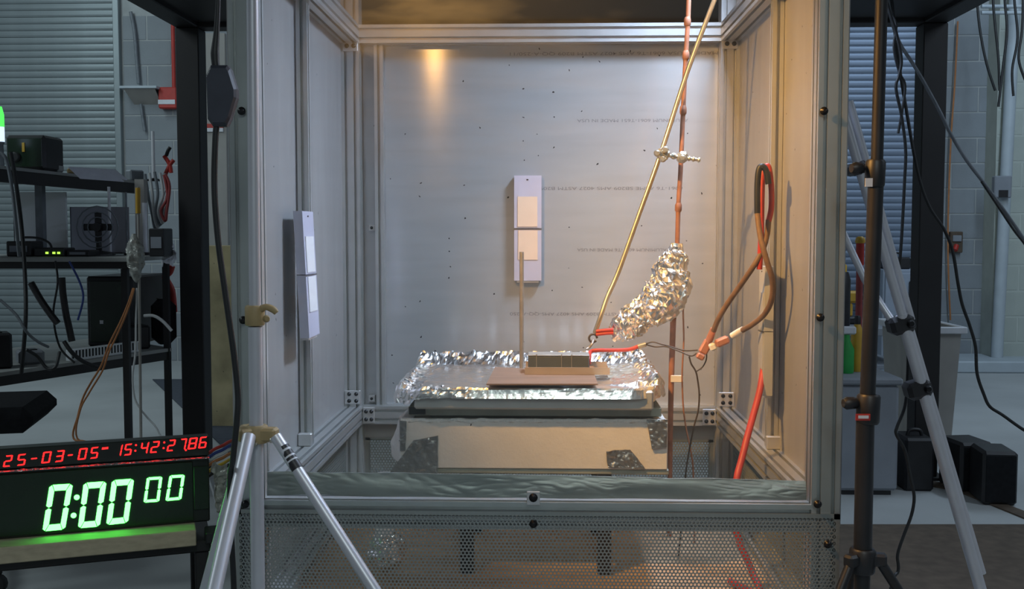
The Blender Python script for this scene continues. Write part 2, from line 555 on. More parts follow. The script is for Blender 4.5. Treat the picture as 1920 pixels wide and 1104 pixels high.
def perforated(name, o, u, v, W, H, pitch, r, thick, parent, m='perf', border=0.006):
    """sheet with a staggered field of round-ish holes: every hole is cut in the mesh"""
    o, u, v = np.array(o, float), np.array(u, float), np.array(v, float)
    w = np.cross(u, v)
    row = pitch * math.sqrt(3) / 2
    nc, nr = int((W - 2 * border) / pitch - 0.5), int((H - 2 * border) / row)
    ox, oy = (W - (nc + 0.5) * pitch) / 2, (H - nr * row - pitch * 0.15) / 2
    jj, ii = np.meshgrid(np.arange(nr), np.arange(nc), indexing='ij')
    cx = ox + (ii + 0.5 + 0.5 * (jj % 2)) * pitch
    cy = oy + (jj + 0.58) * row
    ang = np.arange(6) * PI / 3 + PI / 6
    R = pitch / math.sqrt(3)
    cx, cy = cx.ravel()[:, None], cy.ravel()[:, None]
    ox_, oy_ = cx + R * np.cos(ang), cy + R * np.sin(ang)
    ix_, iy_ = cx + r * np.cos(ang), cy + r * np.sin(ang)
    n = len(cx)
    def p3(x, y, d):
        return o + x[..., None] * u + y[..., None] * v + d * w
    vs = np.concatenate([p3(ox_, oy_, 0), p3(ix_, iy_, 0), p3(ix_, iy_, -thick)], axis=1).reshape(-1, 3)
    base = (np.arange(n) * 18)[:, None]
    k = np.arange(6)
    k2 = (k + 1) % 6
    q1 = np.stack([base + k, base + k2, base + 6 + k2, base + 6 + k], -1).reshape(-1, 4)
    q2 = np.stack([base + 6 + k, base + 6 + k2, base + 12 + k2, base + 12 + k], -1).reshape(-1, 4)
    faces = np.concatenate([q1, q2])
    mb = MB()
    mb.v = [tuple(p) for p in vs]
    mb.f = [tuple(f) for f in faces.tolist()]
    mb.sm = [False] * len(mb.f)
    def strip(x0, x1, y0, y1):
        P = [o + x * u + y * v + d * w for d in (0, -thick) for x, y in ((x0, y0), (x1, y0), (x1, y1), (x0, y1))]
        mb.add(P, [(0, 1, 2, 3), (7, 6, 5, 4), (0, 4, 5, 1), (1, 5, 6, 2), (2, 6, 7, 3), (3, 7, 4, 0)])
    e = pitch * 0.5
    strip(0, ox + e * 0.9, 0, H)
    strip(W - ox - e * 0.9, W, 0, H)
    strip(0, W, 0, oy + row * 0.28)
    strip(0, W, H - oy - row * 0.30, H)
    return mb.build(name, m, parent)


def crumple(p, amp, freq, seed=0.0):
    q = Vector(p) * freq + V(seed, seed * 1.7, -seed)
    n1 = noise.noise_vector(q)
    n2 = noise.noise_vector(q * 2.3 + V(5, 5, 5))
    n3 = noise.noise_vector(q * 5.1 + V(9, 1, 3))
    return (n1 + 0.6 * n2 + 0.35 * n3) * amp


def grid_faces(nu, nv, off=0, flip=False):
    fs = []
    for j in range(nv - 1):
        for i in range(nu - 1):
            a = off + j * nu + i
            f = (a, a + 1, a + nu + 1, a + nu)
            fs.append(f[::-1] if flip else f)
    return fs


def sheet(mb, fn, nu, nv, thick=None):
    """surface fn(s, t), s and t in 0..1; with `thick` (a vector) a second layer closes it"""
    P = [fn(i / (nu - 1), j / (nv - 1)) for j in range(nv) for i in range(nu)]
    mb.add(P, grid_faces(nu, nv))
    if thick is not None:
        Q = [p + Vector(thick) for p in P]
        mb.add(Q, grid_faces(nu, nv, 0, True))
        rim = [i for i in range(nu)] + [j * nu + nu - 1 for j in range(1, nv)] + \
              [(nv - 1) * nu + i for i in range(nu - 2, -1, -1)] + [j * nu for j in range(nv - 2, 0, -1)]
        k = len(rim)
        mb.add([P[i] for i in rim] + [Q[i] for i in rim],
               [(i, (i + 1) % k, k + (i + 1) % k, k + i) for i in range(k)])


#@@SETTING
# ------------------------------------------------------------------ the setting
WALL_Y = 8.5
floor = struct(MB().box(-6.0, 6.5, -1.0, WALL_Y + 0.3, -0.10, 0.0).build('floor', 'concrete_floor'))
wall = struct(MB().box(-6.0, 6.5, WALL_Y - 0.008, WALL_Y + 0.25, 0, 4.2).build('wall_back', 'mortar'))

LDX = at(222, 300, WALL_Y).x                  # right edge of the left rolling door
RDX0, RDX1 = 2.05, at(1716, 300, WALL_Y).x    # the right rolling door
BW, BH = 0.406, 0.2032


def block_mesh(w, h, name, m):
    o = MB().obox(V(0, 0, 0), (w, 0.03, h), None, 0.004).build(name, m)
    return o


def lay_blocks(x0, x1, z1, y, m, parent):
    full = half = None
    for r in range(int(z1 / BH)):
        x = x0 - (BW / 2 if r % 2 else 0)
        while x < x1 - 0.03:
            a, b = max(x, x0), min(x + BW, x1)
            w = b - a - 0.010
            if w > 0.05:
                key = round(w, 2)
                me = BLK.get((key, m))
                if me is None:
                    o = block_mesh(w, BH - 0.010, 'concrete_block', m)
                    BLK[(key, m)] = o.data
                else:
                    o = bpy.data.objects.new('concrete_block', me)
                    C.objects.link(o)
                o.parent = parent
                o.location = ((a + b) / 2, y, (r + 0.5) * BH)
            x += BW


BLK = {}
lay_blocks(LDX + 0.06, RDX0 - 0.06, 2.95, WALL_Y + 0.003, 'block', wall)
lay_blocks(RDX1 + 0.08, at(1868, 300, WALL_Y).x, 2.95, WALL_Y + 0.003, 'block', wall)
px0 = at(1868, 300, WALL_Y - 0.22).x
pil = struct(MB().box(px0, px0 + 1.2, WALL_Y - 0.2125, WALL_Y + 0.01, 0, 4.2).build('wall_right', 'mortar_pale'))
lay_blocks(px0, px0 + 1.2, 2.95, WALL_Y - 0.20, 'block_pale', pil)


def rolling_door(name, x0, x1, m, pitch=0.0545):
    d = struct(MB().box(x0 - 0.01, x1 + 0.01, WALL_Y - 0.01, WALL_Y + 0.012, 0, 3.4).build(name, m))
    me = None
    for i in range(int(3.3 / pitch)):
        if me is None:
            mb = MB()
            h = pitch
            prof = [(0.0, 0.0), (-0.006, 0.002), (-0.0105, h * 0.3), (-0.0115, h * 0.6), (-0.009, h * 0.95), (0.0, h * 0.99)]
            vs = [V(x, y, z) for x in (x0, x1) for y, z in prof]
            n = len(prof)
            mb.add(vs, [(k, k + 1, n + k + 1, n + k) for k in range(n - 1)] + [tuple(range(n)), tuple(range(2 * n - 1, n - 1, -1))])
            o = mb.build('slat', m)
            me = o.data
        else:
            o = bpy.data.objects.new('slat', me)
            C.objects.link(o)
        o.parent = d
        o.location = (0, WALL_Y - 0.012, i * pitch)
    return d


door1 = rolling_door('door_1', -5.9, LDX, 'slat')
door2 = rolling_door('door_2', RDX0, RDX1, 'slat_blue')
for k, (x, dr) in enumerate(((LDX + 0.025, door1), (RDX0 - 0.03, door2), (RDX1 + 0.035, door2))):
    MB().box(x - 0.025, x + 0.025 + 0.01 * k, WALL_Y - 0.06, WALL_Y - 0.01, 0, 3.4, 0.004).build('door_guide', 'jamb' if k else 'slat', dr)
struct(MB().box(RDX1 + 0.1, 6.4, WALL_Y - 0.55, WALL_Y - 0.02, 0.0, 0.09, 0.01).build('trim_1', 'conduit'))

# ------------------------------------------------------------------ black exhaust hood on posts
HX0, HX1, HY0, HY1, HZ = at(328, 55, 4.5).x, at(1778, 55, 4.5).x, 0.9, 4.6, at(900, 56, 4.6).z
hood = thing('exhaust_hood', 'large black exhaust hood on square black posts above the metal chamber', 'hood', ((HX0 + HX1) / 2, (HY0 + HY1) / 2, 0))
for x in (HX0, HX1 - 0.102):
    for y in (HY0, HY1 - 0.102):
        p = MB().box(x, x + 0.102, y, y + 0.102, 0.012, HZ, 0.004).build('post', 'black_steel', hood)
        MB().box(x - 0.03, x + 0.132, y - 0.03, y + 0.132, 0, 0.012).build('foot_plate', 'black_steel', p)
MB().box(HX0, HX1, HY1 - 0.10, HY1, HZ, HZ + 0.16, 0.004).build('beam', 'black_steel', hood)
MB().box(HX0, HX1, HY0, HY0 + 0.10, HZ, HZ + 0.16, 0.004).build('beam', 'black_steel', hood)
MB().box(HX0, HX0 + 0.10, HY0 + 0.10, HY1 - 0.10, HZ, HZ + 0.16, 0.004).build('beam', 'black_steel', hood)
MB().box(HX1 - 0.10, HX1, HY0 + 0.10, HY1 - 0.10, HZ, HZ + 0.16, 0.004).build('beam', 'black_steel', hood)
MB().box(HX0 + 0.1, HX1 - 0.1, HY0 + 0.1, HY1 - 0.1, HZ + 0.02, HZ + 0.05).build('roof_panel', 'black_steel', hood)

#@@ENCLOSURE
# ------------------------------------------------------------------ the test chamber
XL, XR = -0.519, 0.483               # inner faces of the corner posts
P2 = 2 * IN
YF, YB = 1.864, 2.900                # front faces of the front and of the back posts
ZB0, ZB1 = 0.527, 0.578              # lower rail ring
ZT0, ZT1 = 1.596, 1.647              # upper rail ring
ZL0, ZL1 = 0.292, 0.343              # lowest ring, carrying the floor board
ZTOP = 1.90
enc = thing('test_chamber', 'tall aluminium-framed test chamber with metal sheet walls and a clear front', 'chamber',
            ((XL + XR) / 2, (YF + YB + P2) / 2, 0))
for x in (XL - P2 / 2, XR + P2 / 2):
    for y in (YF + P2 / 2, YB + P2 / 2):
        extrusion('post', 'z', 0.0, ZTOP, x, y, 2, enc)
for z in ((ZB0 + ZB1) / 2, (ZT0 + ZT1) / 2, (ZL0 + ZL1) / 2):
    extrusion('cross_rail', 'x', XL, XR, YB + P2 / 2, z, 2, enc)
    extrusion('cross_rail', 'x', XL, XR, YF + P2 / 2, 1.874 if z > 1.5 else z, 2, enc)
    for x in (XL - P2 / 2, XR + P2 / 2):
        extrusion('side_rail', 'y', YF + P2, YB, x, z, 2, enc)
# intermediate one-inch uprights
XMB = at(712.5, 430, YB + 0.03).x
extrusion('upright', 'z', ZB1, ZT0, XMB, YB + P2 - IN / 2 - 0.002, 1, enc)
XML, XMR, YM = XL - 0.034, XR + 0.037, 2.372
for x in (XML, XMR):
    extrusion('upright', 'z', ZB1, ZT0, x, YM, 1, enc)
# sheets
back = MB().obox(V(0, 0, 0), (XR - XL + 2 * P2, 0.003, 1.645 - 0.50), None).build('back_panel', 'sheet', enc)
back.location = ((XL + XR) / 2, YB + P2 + 0.002, 1.0725)
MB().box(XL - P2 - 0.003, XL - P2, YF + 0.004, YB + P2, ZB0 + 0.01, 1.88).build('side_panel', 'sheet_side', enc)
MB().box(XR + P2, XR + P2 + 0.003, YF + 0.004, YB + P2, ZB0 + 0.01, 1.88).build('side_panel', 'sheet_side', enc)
# lower perforated sheets
FW = XR - XL + 2 * P2
perforated('perforated_panel', (XL - P2, YF - 0.0035, 0.20), (1, 0, 0), (0, 0, 1), FW, 0.362, 0.0070, 0.0027, 0.0015, enc)
perforated('perforated_panel', (XL, YB + P2 + 0.001, 0.20), (1, 0, 0), (0, 0, 1), XR - XL, 0.278, 0.0085, 0.0032, 0.0015, enc)
MB().box(XL, XR, YB + P2 - 0.001, YB + P2 + 0.002, 0.478, 0.53).build('lower_back_strip', 'sheet_side', enc)
perforated('perforated_panel', (XL - P2 + 0.004, YF + P2, 0.343), (0, 1, 0), (0, 0, 1), YB - YF - P2, 0.185, 0.0085, 0.0032, 0.0015, enc)
perforated('perforated_panel', (XR + P2 - 0.004, YF + P2, 0.343), (0, 1, 0), (0, 0, 1), YB - YF - P2, 0.185, 0.0085, 0.0032, 0.0015, enc)
MB().box(XL, XR, YF + P2, YB, 0.296, 0.312).build('brown_floor', 'plywood', enc)
# clear front sheet, its screws and clip
MB().box(XL - P2 + 0.002, XR + P2 - 0.002, YF - 0.007, YF - 0.0015, 0.566, 1.86).build('front_pane', 'pane', enc)


def screw(p, r=0.0055, d=(0, -1, 0), m='screw_dark', parent=enc):
    d = Vector(d)
    MB().lathe(Vector(p), [(r * 1.35, 0), (r * 1.35, 0.0012), (r, 0.0015), (r * 0.92, 0.004), (r * 0.45, 0.0055)], 12, d).build('screw', m, parent)


for px, py in ((1545, 208), (1538, 595), (1533, 945), (453, 208), (456, 600), (460, 945)):
    screw(at(px, py, YF - 0.007))
for px in (1000,):
    c = at(px, 934, YF - 0.008)
    cl = MB().box(c.x - 0.012, c.x + 0.012, c.y - 0.003, c.y + 0.0008, c.z - 0.012, c.z + 0.013, 0.001).build('retaining_clip', 'bracket', enc)
    screw(c + V(0, -0.003, 0.002), 0.006, parent=cl)
screw(at(1000, 982, YF - 0.0035))
screw(at(1552, 1020, YF - 0.0035))


# corner brackets with four screws each
def bracket(x0, x1, z0, z1, y):
    b = MB().box(x0, x1, y - 0.005, y - 0.0002, z0, z1, 0.0012).build('corner_bracket', 'bracket', enc)
    for fx in (0.28, 0.74):
        for fz in (0.25, 0.75):
            screw((x0 + (x1 - x0) * fx, y - 0.005, z0 + (z1 - z0) * fz), 0.0042, parent=b)


bracket(XL - 0.048, XL - 0.004, ZB1 + 0.006, ZB1 + 0.045, YB)
bracket(XL + 0.003, XL + 0.036, ZB0 + 0.003, ZB1 - 0.003, YB)
bracket(XR + 0.004, XR + 0.048, ZB1 + 0.006, ZB1 + 0.045, YB)
bracket(XR - 0.040, XR - 0.003, ZB0 + 0.003, ZB1 - 0.003, YB)
for x0 in (XL - 0.045, XR + 0.004):
    b = MB().box(x0, x0 + 0.042, YB - 0.004, YB, ZT0 - 0.022, ZT0 + 0.002, 0.001).build('corner_bracket', 'bracket', enc)
    for fx in (0.28, 0.74):
        screw((x0 + 0.042 * fx, YB - 0.004, ZT0 - 0.008), 0.0048, parent=b)
for py in (427, 746):
    c = at(698, py, YB + 0.045)
    b = MB().box(c.x - 0.008, c.x + 0.010, YB + P2 - 0.018, YB + P2 - 0.0004, c.z - 0.009, c.z + 0.009, 0.001).build('small_bracket', 'bracket', enc)
    screw((c.x, YB + P2 - 0.018, c.z), 0.0032, parent=b)
# feet of the two side uprights
for x in (XML, XMR):
    b = MB().box(x - 0.016, x + 0.016, YM - 0.030, YM - 0.0135, ZB1 + 0.0002, ZB1 + 0.030, 0.002).build('upright_foot', 'bracket', enc)
# printing on the back sheet: it hangs upside down
TXT = [('MADE IN USA 6061-T6 AMS 4027 ASTM B209 QQ-A-250/11', 955, 1345, 101), ('ALUMINUM 6061-T651 MADE IN USA', 1082, 1290, 226),
       ('6061-T6 ASME SB209 AMS 4027 ASTM B209', 1012, 1280, 353), ('ALUMINUM 6061-T6 MADE IN USA', 1082, 1250, 468),
       ('ASTM B209 AMS 4027 AMS-QQ-A-250', 956, 1160, 588)]
for body, x0, x1, py in TXT:
    a, b = at(x0, py, YB + P2), at(x1, py, YB + P2)
    cu = bpy.data.curves.new('printed_line', 'FONT')
    cu.body = body
    cu.size = 0.0125
    cu.align_x = 'CENTER'
    cu.align_y = 'CENTER'
    tmp = bpy.data.objects.new('printed_line_curve', cu)
    C.objects.link(tmp)
    bpy.context.view_layer.update()
    me = bpy.data.meshes.new_from_object(tmp)
    w = max(v.co.x for v in me.vertices) - min(v.co.x for v in me.vertices)
    bpy.data.objects.remove(tmp)
    me.transform(Matrix.Diagonal((-(b.x - a.x) / w, -1, 1, 1)))
    me.transform(Matrix.Rotation(PI / 2, 4, 'X'))
    me.materials.clear()
    me.materials.append(M['print_ink'])
    o = bpy.data.objects.new('printed_line', me)
    C.objects.link(o)
    o.parent = back
    o.location = ((a.x + b.x) / 2 - back.location.x, -0.0019, a.z - back.location.z)
    o['label'] = 'faint grey mill printing, upside down'

#@@CONTENTS
# ------------------------------------------------------------------ target plates on the walls of the chamber
def target_plate(label, corner, u, n, L, W, D, target_mat, lean=0.0, plate_mat='lavender'):
    """long plate hung upright: corner = lower corner of its face, u = across, n = out of the wall"""
    t = thing('target_plate', label, 'plate', corner, 'long target plates hung on the chamber walls')
    u, n, z = Vector(u), Vector(n), V(lean, 0, 1).normalized()
    def slab(a0, a1, z0, z1, d0, d1, name, m):
        P = [Vector(corner) + u * a + z * h + n * d0 for a, h in ((a0, z0), (a1, z0), (a1, z1), (a0, z1))]
        return MB().prism(P, n * (d1 - d0)).build(name, m, t)
    slab(0, W, 0, L * 0.495, -D, 0, 'lower_plate', plate_mat)
    slab(0, W, L * 0.502, L, -D, 0, 'upper_plate', plate_mat)
    slab(W * 0.15, W * 0.86, L * 0.20, L * 0.48, 0.0002, 0.0016, 'target_square', target_mat)
    slab(W * 0.13, W * 0.85, L * 0.515, L * 0.80, 0.0002, 0.0016, 'target_square', target_mat)
    slab(-0.0005, W + 0.0005, L * 0.488, L * 0.494, 0.0003, 0.0014, 'tie_wire', 'thin_wire')
    slab(W * 0.45, W * 0.52, L * 0.955, L * 0.966, 0.0002, 0.001, 'hole', 'screw_dark')
    slab(W * 0.1, W * 0.9, -0.006, 0, -D * 0.9, -D * 0.2, 'bottom_ledge', 'bracket')
    return t


c0, c1, ct = at(964, 526, 2.926), at(1015, 527, 2.926), at(964, 329, 2.926)
target_plate('pale plate with two beige squares hung on the chamber back wall', c0, (1, 0, 0), (0, -1, 0), ct.z - c0.z, c1.x - c0.x, 0.022, 'beige')
YP = 2.24
cl_ = at(580, 634, YP)
target_plate('pale plate with two white squares on the grey left side wall of the chamber', cl_, (0, 1, 0), (1, 0, 0), at(573, 395, YP).z - cl_.z, 0.105, 0.020, 'white_target', -0.045)
YP = 2.285
cr_ = at(1431, 742, YP)
target_plate('long plate seen edge-on behind the red cable on the warm right side wall', cr_ + V(0, 0.060, 0), (0, -1, 0), (-1, 0, 0), at(1431, 500, YP).z - cr_.z, 0.060, 0.020, 'pan_steel', 0.0, 'pan_steel')

# ------------------------------------------------------------------ stand, box, pan and battery
YS = 2.22
zb = at(1000, 879, YS).z                      # underside of the fibre board box
x0, x1 = at(749, 830, YS).x, at(1252, 830, YS).x
zt = at(1000, 785, YS).z
stand = thing('support_stand', 'black-legged stand holding the white board box, feet behind the perforated front', 'stand', ((x0 + x1) / 2, YS + 0.2, 0.312))
MB().box(x0 - 0.005, x1 + 0.004, YS + 0.004, YS + 0.42, zb - 0.012, zb - 0.0005, 0.002).build('top_plate', 'dark_plate', stand)
for px in (876, 1133):
    xx = at(px, 1000, YS + 0.05).x
    for yy in (YS + 0.035, YS + 0.35):
        MB().box(xx - 0.015, xx + 0.015, yy, yy + 0.03, 0.3125, zb - 0.012, 0.002).build('leg', 'black_steel', stand)

boxo = thing('insulation_box', 'white fibre board box patched with grey foil tape under the foil pan', 'box', ((x0 + x1) / 2, YS + 0.2, zb))
MB().box(x0, x1, YS, YS + 0.028, zb, zt - 0.004, 0.002).build('front_board', 'board', boxo)
MB().box(x0, x1, YS + 0.37, YS + 0.40, zb, zt - 0.006, 0.002).build('back_board', 'board', boxo)
MB().box(x0, x0 + 0.028, YS + 0.028, YS + 0.37, zb, zt - 0.006, 0.002).build('side_board', 'board', boxo)
MB().box(x1 - 0.028, x1, YS + 0.028, YS + 0.37, zb, zt - 0.006, 0.002).build('side_board', 'board', boxo)
mb = MB()
n_ = 60
mb.tube([V(x0 + 0.003 + (x1 - x0 - 0.006) * i / n_, YS + 0.004 + 0.002 * noise.noise(V(i * 0.7, 0, 3)), zt - 0.0045 + 0.0022 * noise.noise(V(i * 0.35, 5, 1)) - 0.002 * (1 - i / n_)) for i in range(n_ + 1)],
        [0.0052 + 0.0016 * noise.noise(V(i * 0.9, 2, 2)) for i in range(n_ + 1)], 8, 2)
mb.build('frayed_top_edge', 'fibre', boxo)


def patch(pts, m='foil_tape', y=YS, name='foil_tape', parent=None, th=0.0016):
    P = [at(px, py, y - 0.0003) for px, py in pts]
    return MB().prism(P, V(0, -th, 0)).build(name, m, parent)


def wrinkled_patch(pts, y, name, m, parent, amp=0.003, nu=30, nv=22):
    """four-cornered patch of foil with creases, in pixel corners TL TR BR BL"""
    A = [at(px, py, y - 0.004) for px, py in pts]
    def fn(s, t):
        p = (A[0] * (1 - s) + A[1] * s) * (1 - t) + (A[3] * (1 - s) + A[2] * s) * t
        d = crumple(p, amp, 28, 3)
        return p + V(d.x * 0.3, -abs(d.y), d.z * 0.3)
    mb = MB()
    sheet(mb, fn, nu, nv, V(0, 0.003, 0))
    return mb.build(name, m, parent)


wrinkled_patch([(775, 826), (821, 817), (821, 888), (728, 890)], YS, 'foil_tape', 'foil_tape', boxo)
wrinkled_patch([(1213, 787), (1251, 787), (1250, 838), (1222, 842)], YS, 'foil_tape', 'foil_tape', boxo, 0.005)
wrinkled_patch([(1136, 845), (1182, 843), (1212, 880), (1140, 874)], YS, 'foil_tape', 'foil_tape', boxo, 0.006)
wrinkled_patch([(749, 788), (762, 790), (760, 845), (750, 845)], YS, 'foil_tape', 'foil_tape', boxo, 0.002, 10, 24)
# fibre blanket bulging at the left end
mb = MB()
bc = at(748, 868, YS + 0.09)
def blanket(s, t):
    a = PI * (0.5 + s)
    r = 1 - 0.55 * max(0, t - 0.3) / 0.7
    p = V(x0 - 0.0005 - 0.040 * r * math.sin(PI * s), YS + 0.02 + 0.30 * s, zb + 0.004 + t * 0.085)
    return p + crumple(p, 0.004, 22, 1) * math.sin(PI * s)
sheet(mb, blanket, 26, 14, V(0.012, 0, 0))
mb.build('fibre_blanket', 'board', boxo)

# grey plate layer above the box
zp0, zp1 = zt + 0.0035, at(1000, 765, YS).z
plate = thing('steel_block', 'dark grey steel slab between white board box and foil pan', 'slab', ((x0 + x1) / 2, YS + 0.2, zp0))
MB().box(x0 + 0.018, x1 - 0.012, YS + 0.012, YS + 0.36, zp0, zp1, 0.002).build('slab', 'dark_plate', plate)
MB().box(x0 + 0.020, x0 + 0.056, YS + 0.008, YS + 0.0118, zp0 + 0.003, zp1 - 0.001).build('end_opening', 'screw_dark', plate)

# foil covered pan: sheet pan below, foil over it
YPF, YPB = 2.190, 2.640
zpan = at(1000, 724, YPF).z
px0_, px1_ = at(730, 724, YPF).x, at(1253, 724, YPF).x
pan = thing('foil_pan', 'shallow sheet pan covered in crumpled aluminium foil, battery on top', 'pan', ((px0_ + px1_) / 2, (YPF + YPB) / 2, zp1))
MB().box(px0_ + 0.052, px1_ - 0.030, YPF + 0.006, YPB - 0.02, zp1 + 0.0004, zpan - 0.010, 0.004).build('pan_body', 'pan_steel', pan)
mb = MB()
NU, NV = 150, 84
HX, HY = (px1_ - px0_) / 2, (YPB - YPF) / 2
cxp, cyp = (px0_ + px1_) / 2, (YPB + YPF) / 2
def pan_foil(s, t):
    S, T = (s * 2 - 1) * 1.14, (t * 2 - 1) * 1.16
    drop = max(0, abs(S) - 1, abs(T) - 1) / 0.15
    a, b = max(-1, min(1, S)), max(-1, min(1, T))
    rx, ry = 0.085 / HX, 0.085 / HY              # rounded corners
    if abs(a) > 1 - rx and abs(b) > 1 - ry:
        ua, ub = (abs(a) - 1 + rx) / rx, (abs(b) - 1 + ry) / ry
        m_ = max(ua, ub) / max(1e-6, math.hypot(ua, ub))
        a = math.copysign(1 - rx + rx * ua * m_, a)
        b = math.copysign(1 - ry + ry * ub * m_, b)
    edge = max(abs(a) ** 1.0, abs(b))
    rimx = max(0, 1 - abs(abs(a) - 0.93) / 0.075)
    rimb = max(0, 1 - abs(b - 0.88) / 0.14)
    left = max(0, min(1, (-a - 0.66) / 0.34))
    right = max(0, min(1, (a - 0.52) / 0.3)) * (1 if b > -0.8 else 0)
    x, y = cxp + a * HX, cyp + b * HY
    z = zpan - 0.004 + 0.016 * rimx * (1 if b > -0.85 else 0.3) + 0.030 * rimb - (0.021 if b < -0.95 else 0.032) * min(drop, 1.1) ** 0.8 - 0.018 * left ** 2 + 0.007 * right * (1 - drop if drop < 1 else 0)
    amp = 0.0012 + 0.0048 * max(rimx, rimb, left, 0.8 * min(1, drop)) + 0.0028 * right
    if b < -0.86: amp = 0.0007 + 0.004 * max(0, min(1, (-a - 0.35) / 0.3)) + 0.003 * max(0, (a - 0.75) / 0.25)
    if left > 0: amp = max(amp, 0.0075 * left)
    p = V(x, y, z)
    d = crumple(p, amp, 38, 2)
    if drop > 0:
        p.y += -0.006 * drop if b < -0.9 else 0
        d.z *= 0.6
    return p + d
sheet(mb, pan_foil, NU, NV)
mb.build('foil_cover', 'foil_matt', pan)

# brown metal sheet under the battery
zpl = zpan + 0.004
def on_z(px, py, z):
    return hit(px, py, V(0, 0, z), V(0, 0, 1))
pl = MB().prism([on_z(912, 722, zpl), on_z(1121, 722, zpl), on_z(1113, 700, zpl), on_z(928, 690, zpl)], V(0, 0, 0.003)).build('brown_plate', 'rust_plate')
tag(pl, 'thin brown metal sheet lying on the foil under the battery', 'metal sheet')
zch = zpl + 0.0034
ca, cb = on_z(984, 702, zch), on_z(1143, 702, zch)
YC = ca.y
chan = thing('steel_channel', 'shallow steel channel on the brown sheet carrying the battery', 'channel', ((ca.x + cb.x) / 2, YC + 0.05, zch))
zc1 = at(1000, 688.5, YC).z
MB().box(ca.x, cb.x, YC, YC + 0.11, zch, zch + 0.002).build('web', 'channel', chan)
MB().box(ca.x, cb.x, YC, YC + 0.0025, zch + 0.002, zc1).build('flange', 'channel', chan)
MB().box(ca.x, cb.x, YC + 0.1075, YC + 0.11, zch + 0.002, zc1).build('flange', 'channel', chan)
YK = YC + 0.03
ka, kb = at(990, 690, YK), at(1105, 690, YK)
zk0, zk1 = zch + 0.0025, at(1050, 665, YK).z
batt = thing('battery_pack', 'grey rectangular battery block wired up in the steel channel', 'battery', ((ka.x + kb.x) / 2, YK + 0.03, zk0))
MB().box(ka.x, kb.x, YK, YK + 0.058, zk0, zk1 - 0.004, 0.002).build('case', 'cell', batt)
MB().box(ka.x - 0.0005, kb.x + 0.0005, YK - 0.0005, YK + 0.0585, zk1 - 0.004, zk1, 0.0015).build('lid', 'cell_top', batt)
for px in (1006, 1053, 1072):
    xx = at(px, 680, YK).x
    MB().box(xx - 0.0009, xx + 0.0009, YK - 0.0016, YK - 0.0004, zk0, zk1 + 0.002).build('tie_wire', 'zinc_rod', batt)
# red lead of the battery with its lug and bare wires
R0 = V(kb.x + 0.001, YK + 0.03, at(1105, 672, YK + 0.03).z)
lead = thing('battery_lead', 'red battery lead with a brass ferrule leaving the battery end', 'cable', R0)
pts = [R0 + V(0, 0, -0.012), R0, at(1107, 660, 2.43), at(1120, 656.5, 2.43), at(1150, 656.5, 2.43), at(1180, 655, 2.43), at(1197, 649, 2.43)]
MB().tube(pts, 0.0048, 10).build('insulation', 'red_cable', lead)
MB().tube([at(1196, 649.5, 2.43), at(1211, 645, 2.43)], 0.0056, 10).build('ferrule', 'gold_tint_metal', lead)
MB().tube([at(1210, 645, 2.43), at(1224, 641, 2.43), at(1240, 645, 2.42), at(1262, 651, 2.42), at(1285, 657, 2.41), at(1308, 656, 2.40)], 0.0018, 6).build('bare_wire', 'thin_wire', lead)
MB().tube([at(1210, 645.5, 2.43), at(1228, 650, 2.43), at(1250, 650, 2.42), at(1275, 659, 2.41), at(1296, 667, 2.40), at(1306, 662, 2.40)], 0.0018, 6).build('bare_wire', 'thin_wire', lead)
ol = MB().tube([V(kb.x, YK + 0.04, zk0 + 0.004), at(1113, 688, 2.43), at(1122, 682, 2.44), at(1133, 683, 2.44), at(1137, 688, 2.43)], 0.0036, 8).build('orange_lead', 'orange_cable')
tag(ol, 'short orange lead curling in the channel beside the battery', 'cable')

# threaded rod standing on the brown sheet
rb, rt = at(978, 689, 2.46), at(978, 472, 2.46)
rodp = MB()
zz = zpan + 0.0
rodp.cyl(V(rb.x, 2.46, zz), V(rt.x, 2.46, rt.z), 0.0052, n=12)
k = int((rt.z - zz) / 0.004)
for i in range(k):
    z = zz + i * 0.004 + 0.002
    rodp.lathe(V(rb.x, 2.46, z), [(0.0050, -0.0012), (0.0057, 0), (0.0050, 0.0012)], 10)
tr = rodp.build('threaded_rod', 'zinc_rod')
tag(tr, 'thin grey threaded rod standing upright left of the battery', 'rod')

# leaning silver tube with its hook and boss clamp
lean = thing('leaning_tube', 'long silver tube leaning from the upper right down to the battery', 'tube', at(1116, 630, 2.47))
Lp = [(1352, -30, 2.525), (1338, 4, 2.525), (1290, 131, 2.525), (1240, 285, 2.51), (1196, 408, 2.50), (1160, 508, 2.49), (1139, 556, 2.48), (1126, 594, 2.47), (1115, 625, 2.47)]
top = at(*Lp[0])
tdir = (at(*Lp[0]) - at(*Lp[3])).normalized()
MB().tube([top + tdir * 0.25] + [at(*p) for p in Lp], 0.0058, 12).build('tube', 'gold_tint_metal', lean)
c = at(1112, 634, 2.465)
MB().tube([c + V(0.004 * math.cos(a) * 2.4, 0, 0.004 * math.sin(a) * 2.4) for a in [i * 0.7 for i in range(9)]], 0.0026, 8, 3).build('end_ring', 'thin_wire', lean)
MB().tube([at(1112, 638, 2.46), at(1110, 645, 2.45), at(1105, 651, 2.45), at(1099, 655, 2.445)], 0.0032, 8).build('end_hook', 'zinc_rod', lean)
rl = MB()
rl.tube([at(1118, 621, 2.465), at(1135, 619, 2.46), at(1150, 618, 2.46)], 0.0042, 8)
o = rl.build('red_heater_lead', 'red_cable')
tag(o, 'upper red lead entering the lower end of the foil wrap', 'cable')
o = MB().tube([at(1118, 627, 2.465), at(1135, 625, 2.46), at(1150, 624, 2.46)], 0.0042, 8).build('red_heater_lead', 'red_cable')
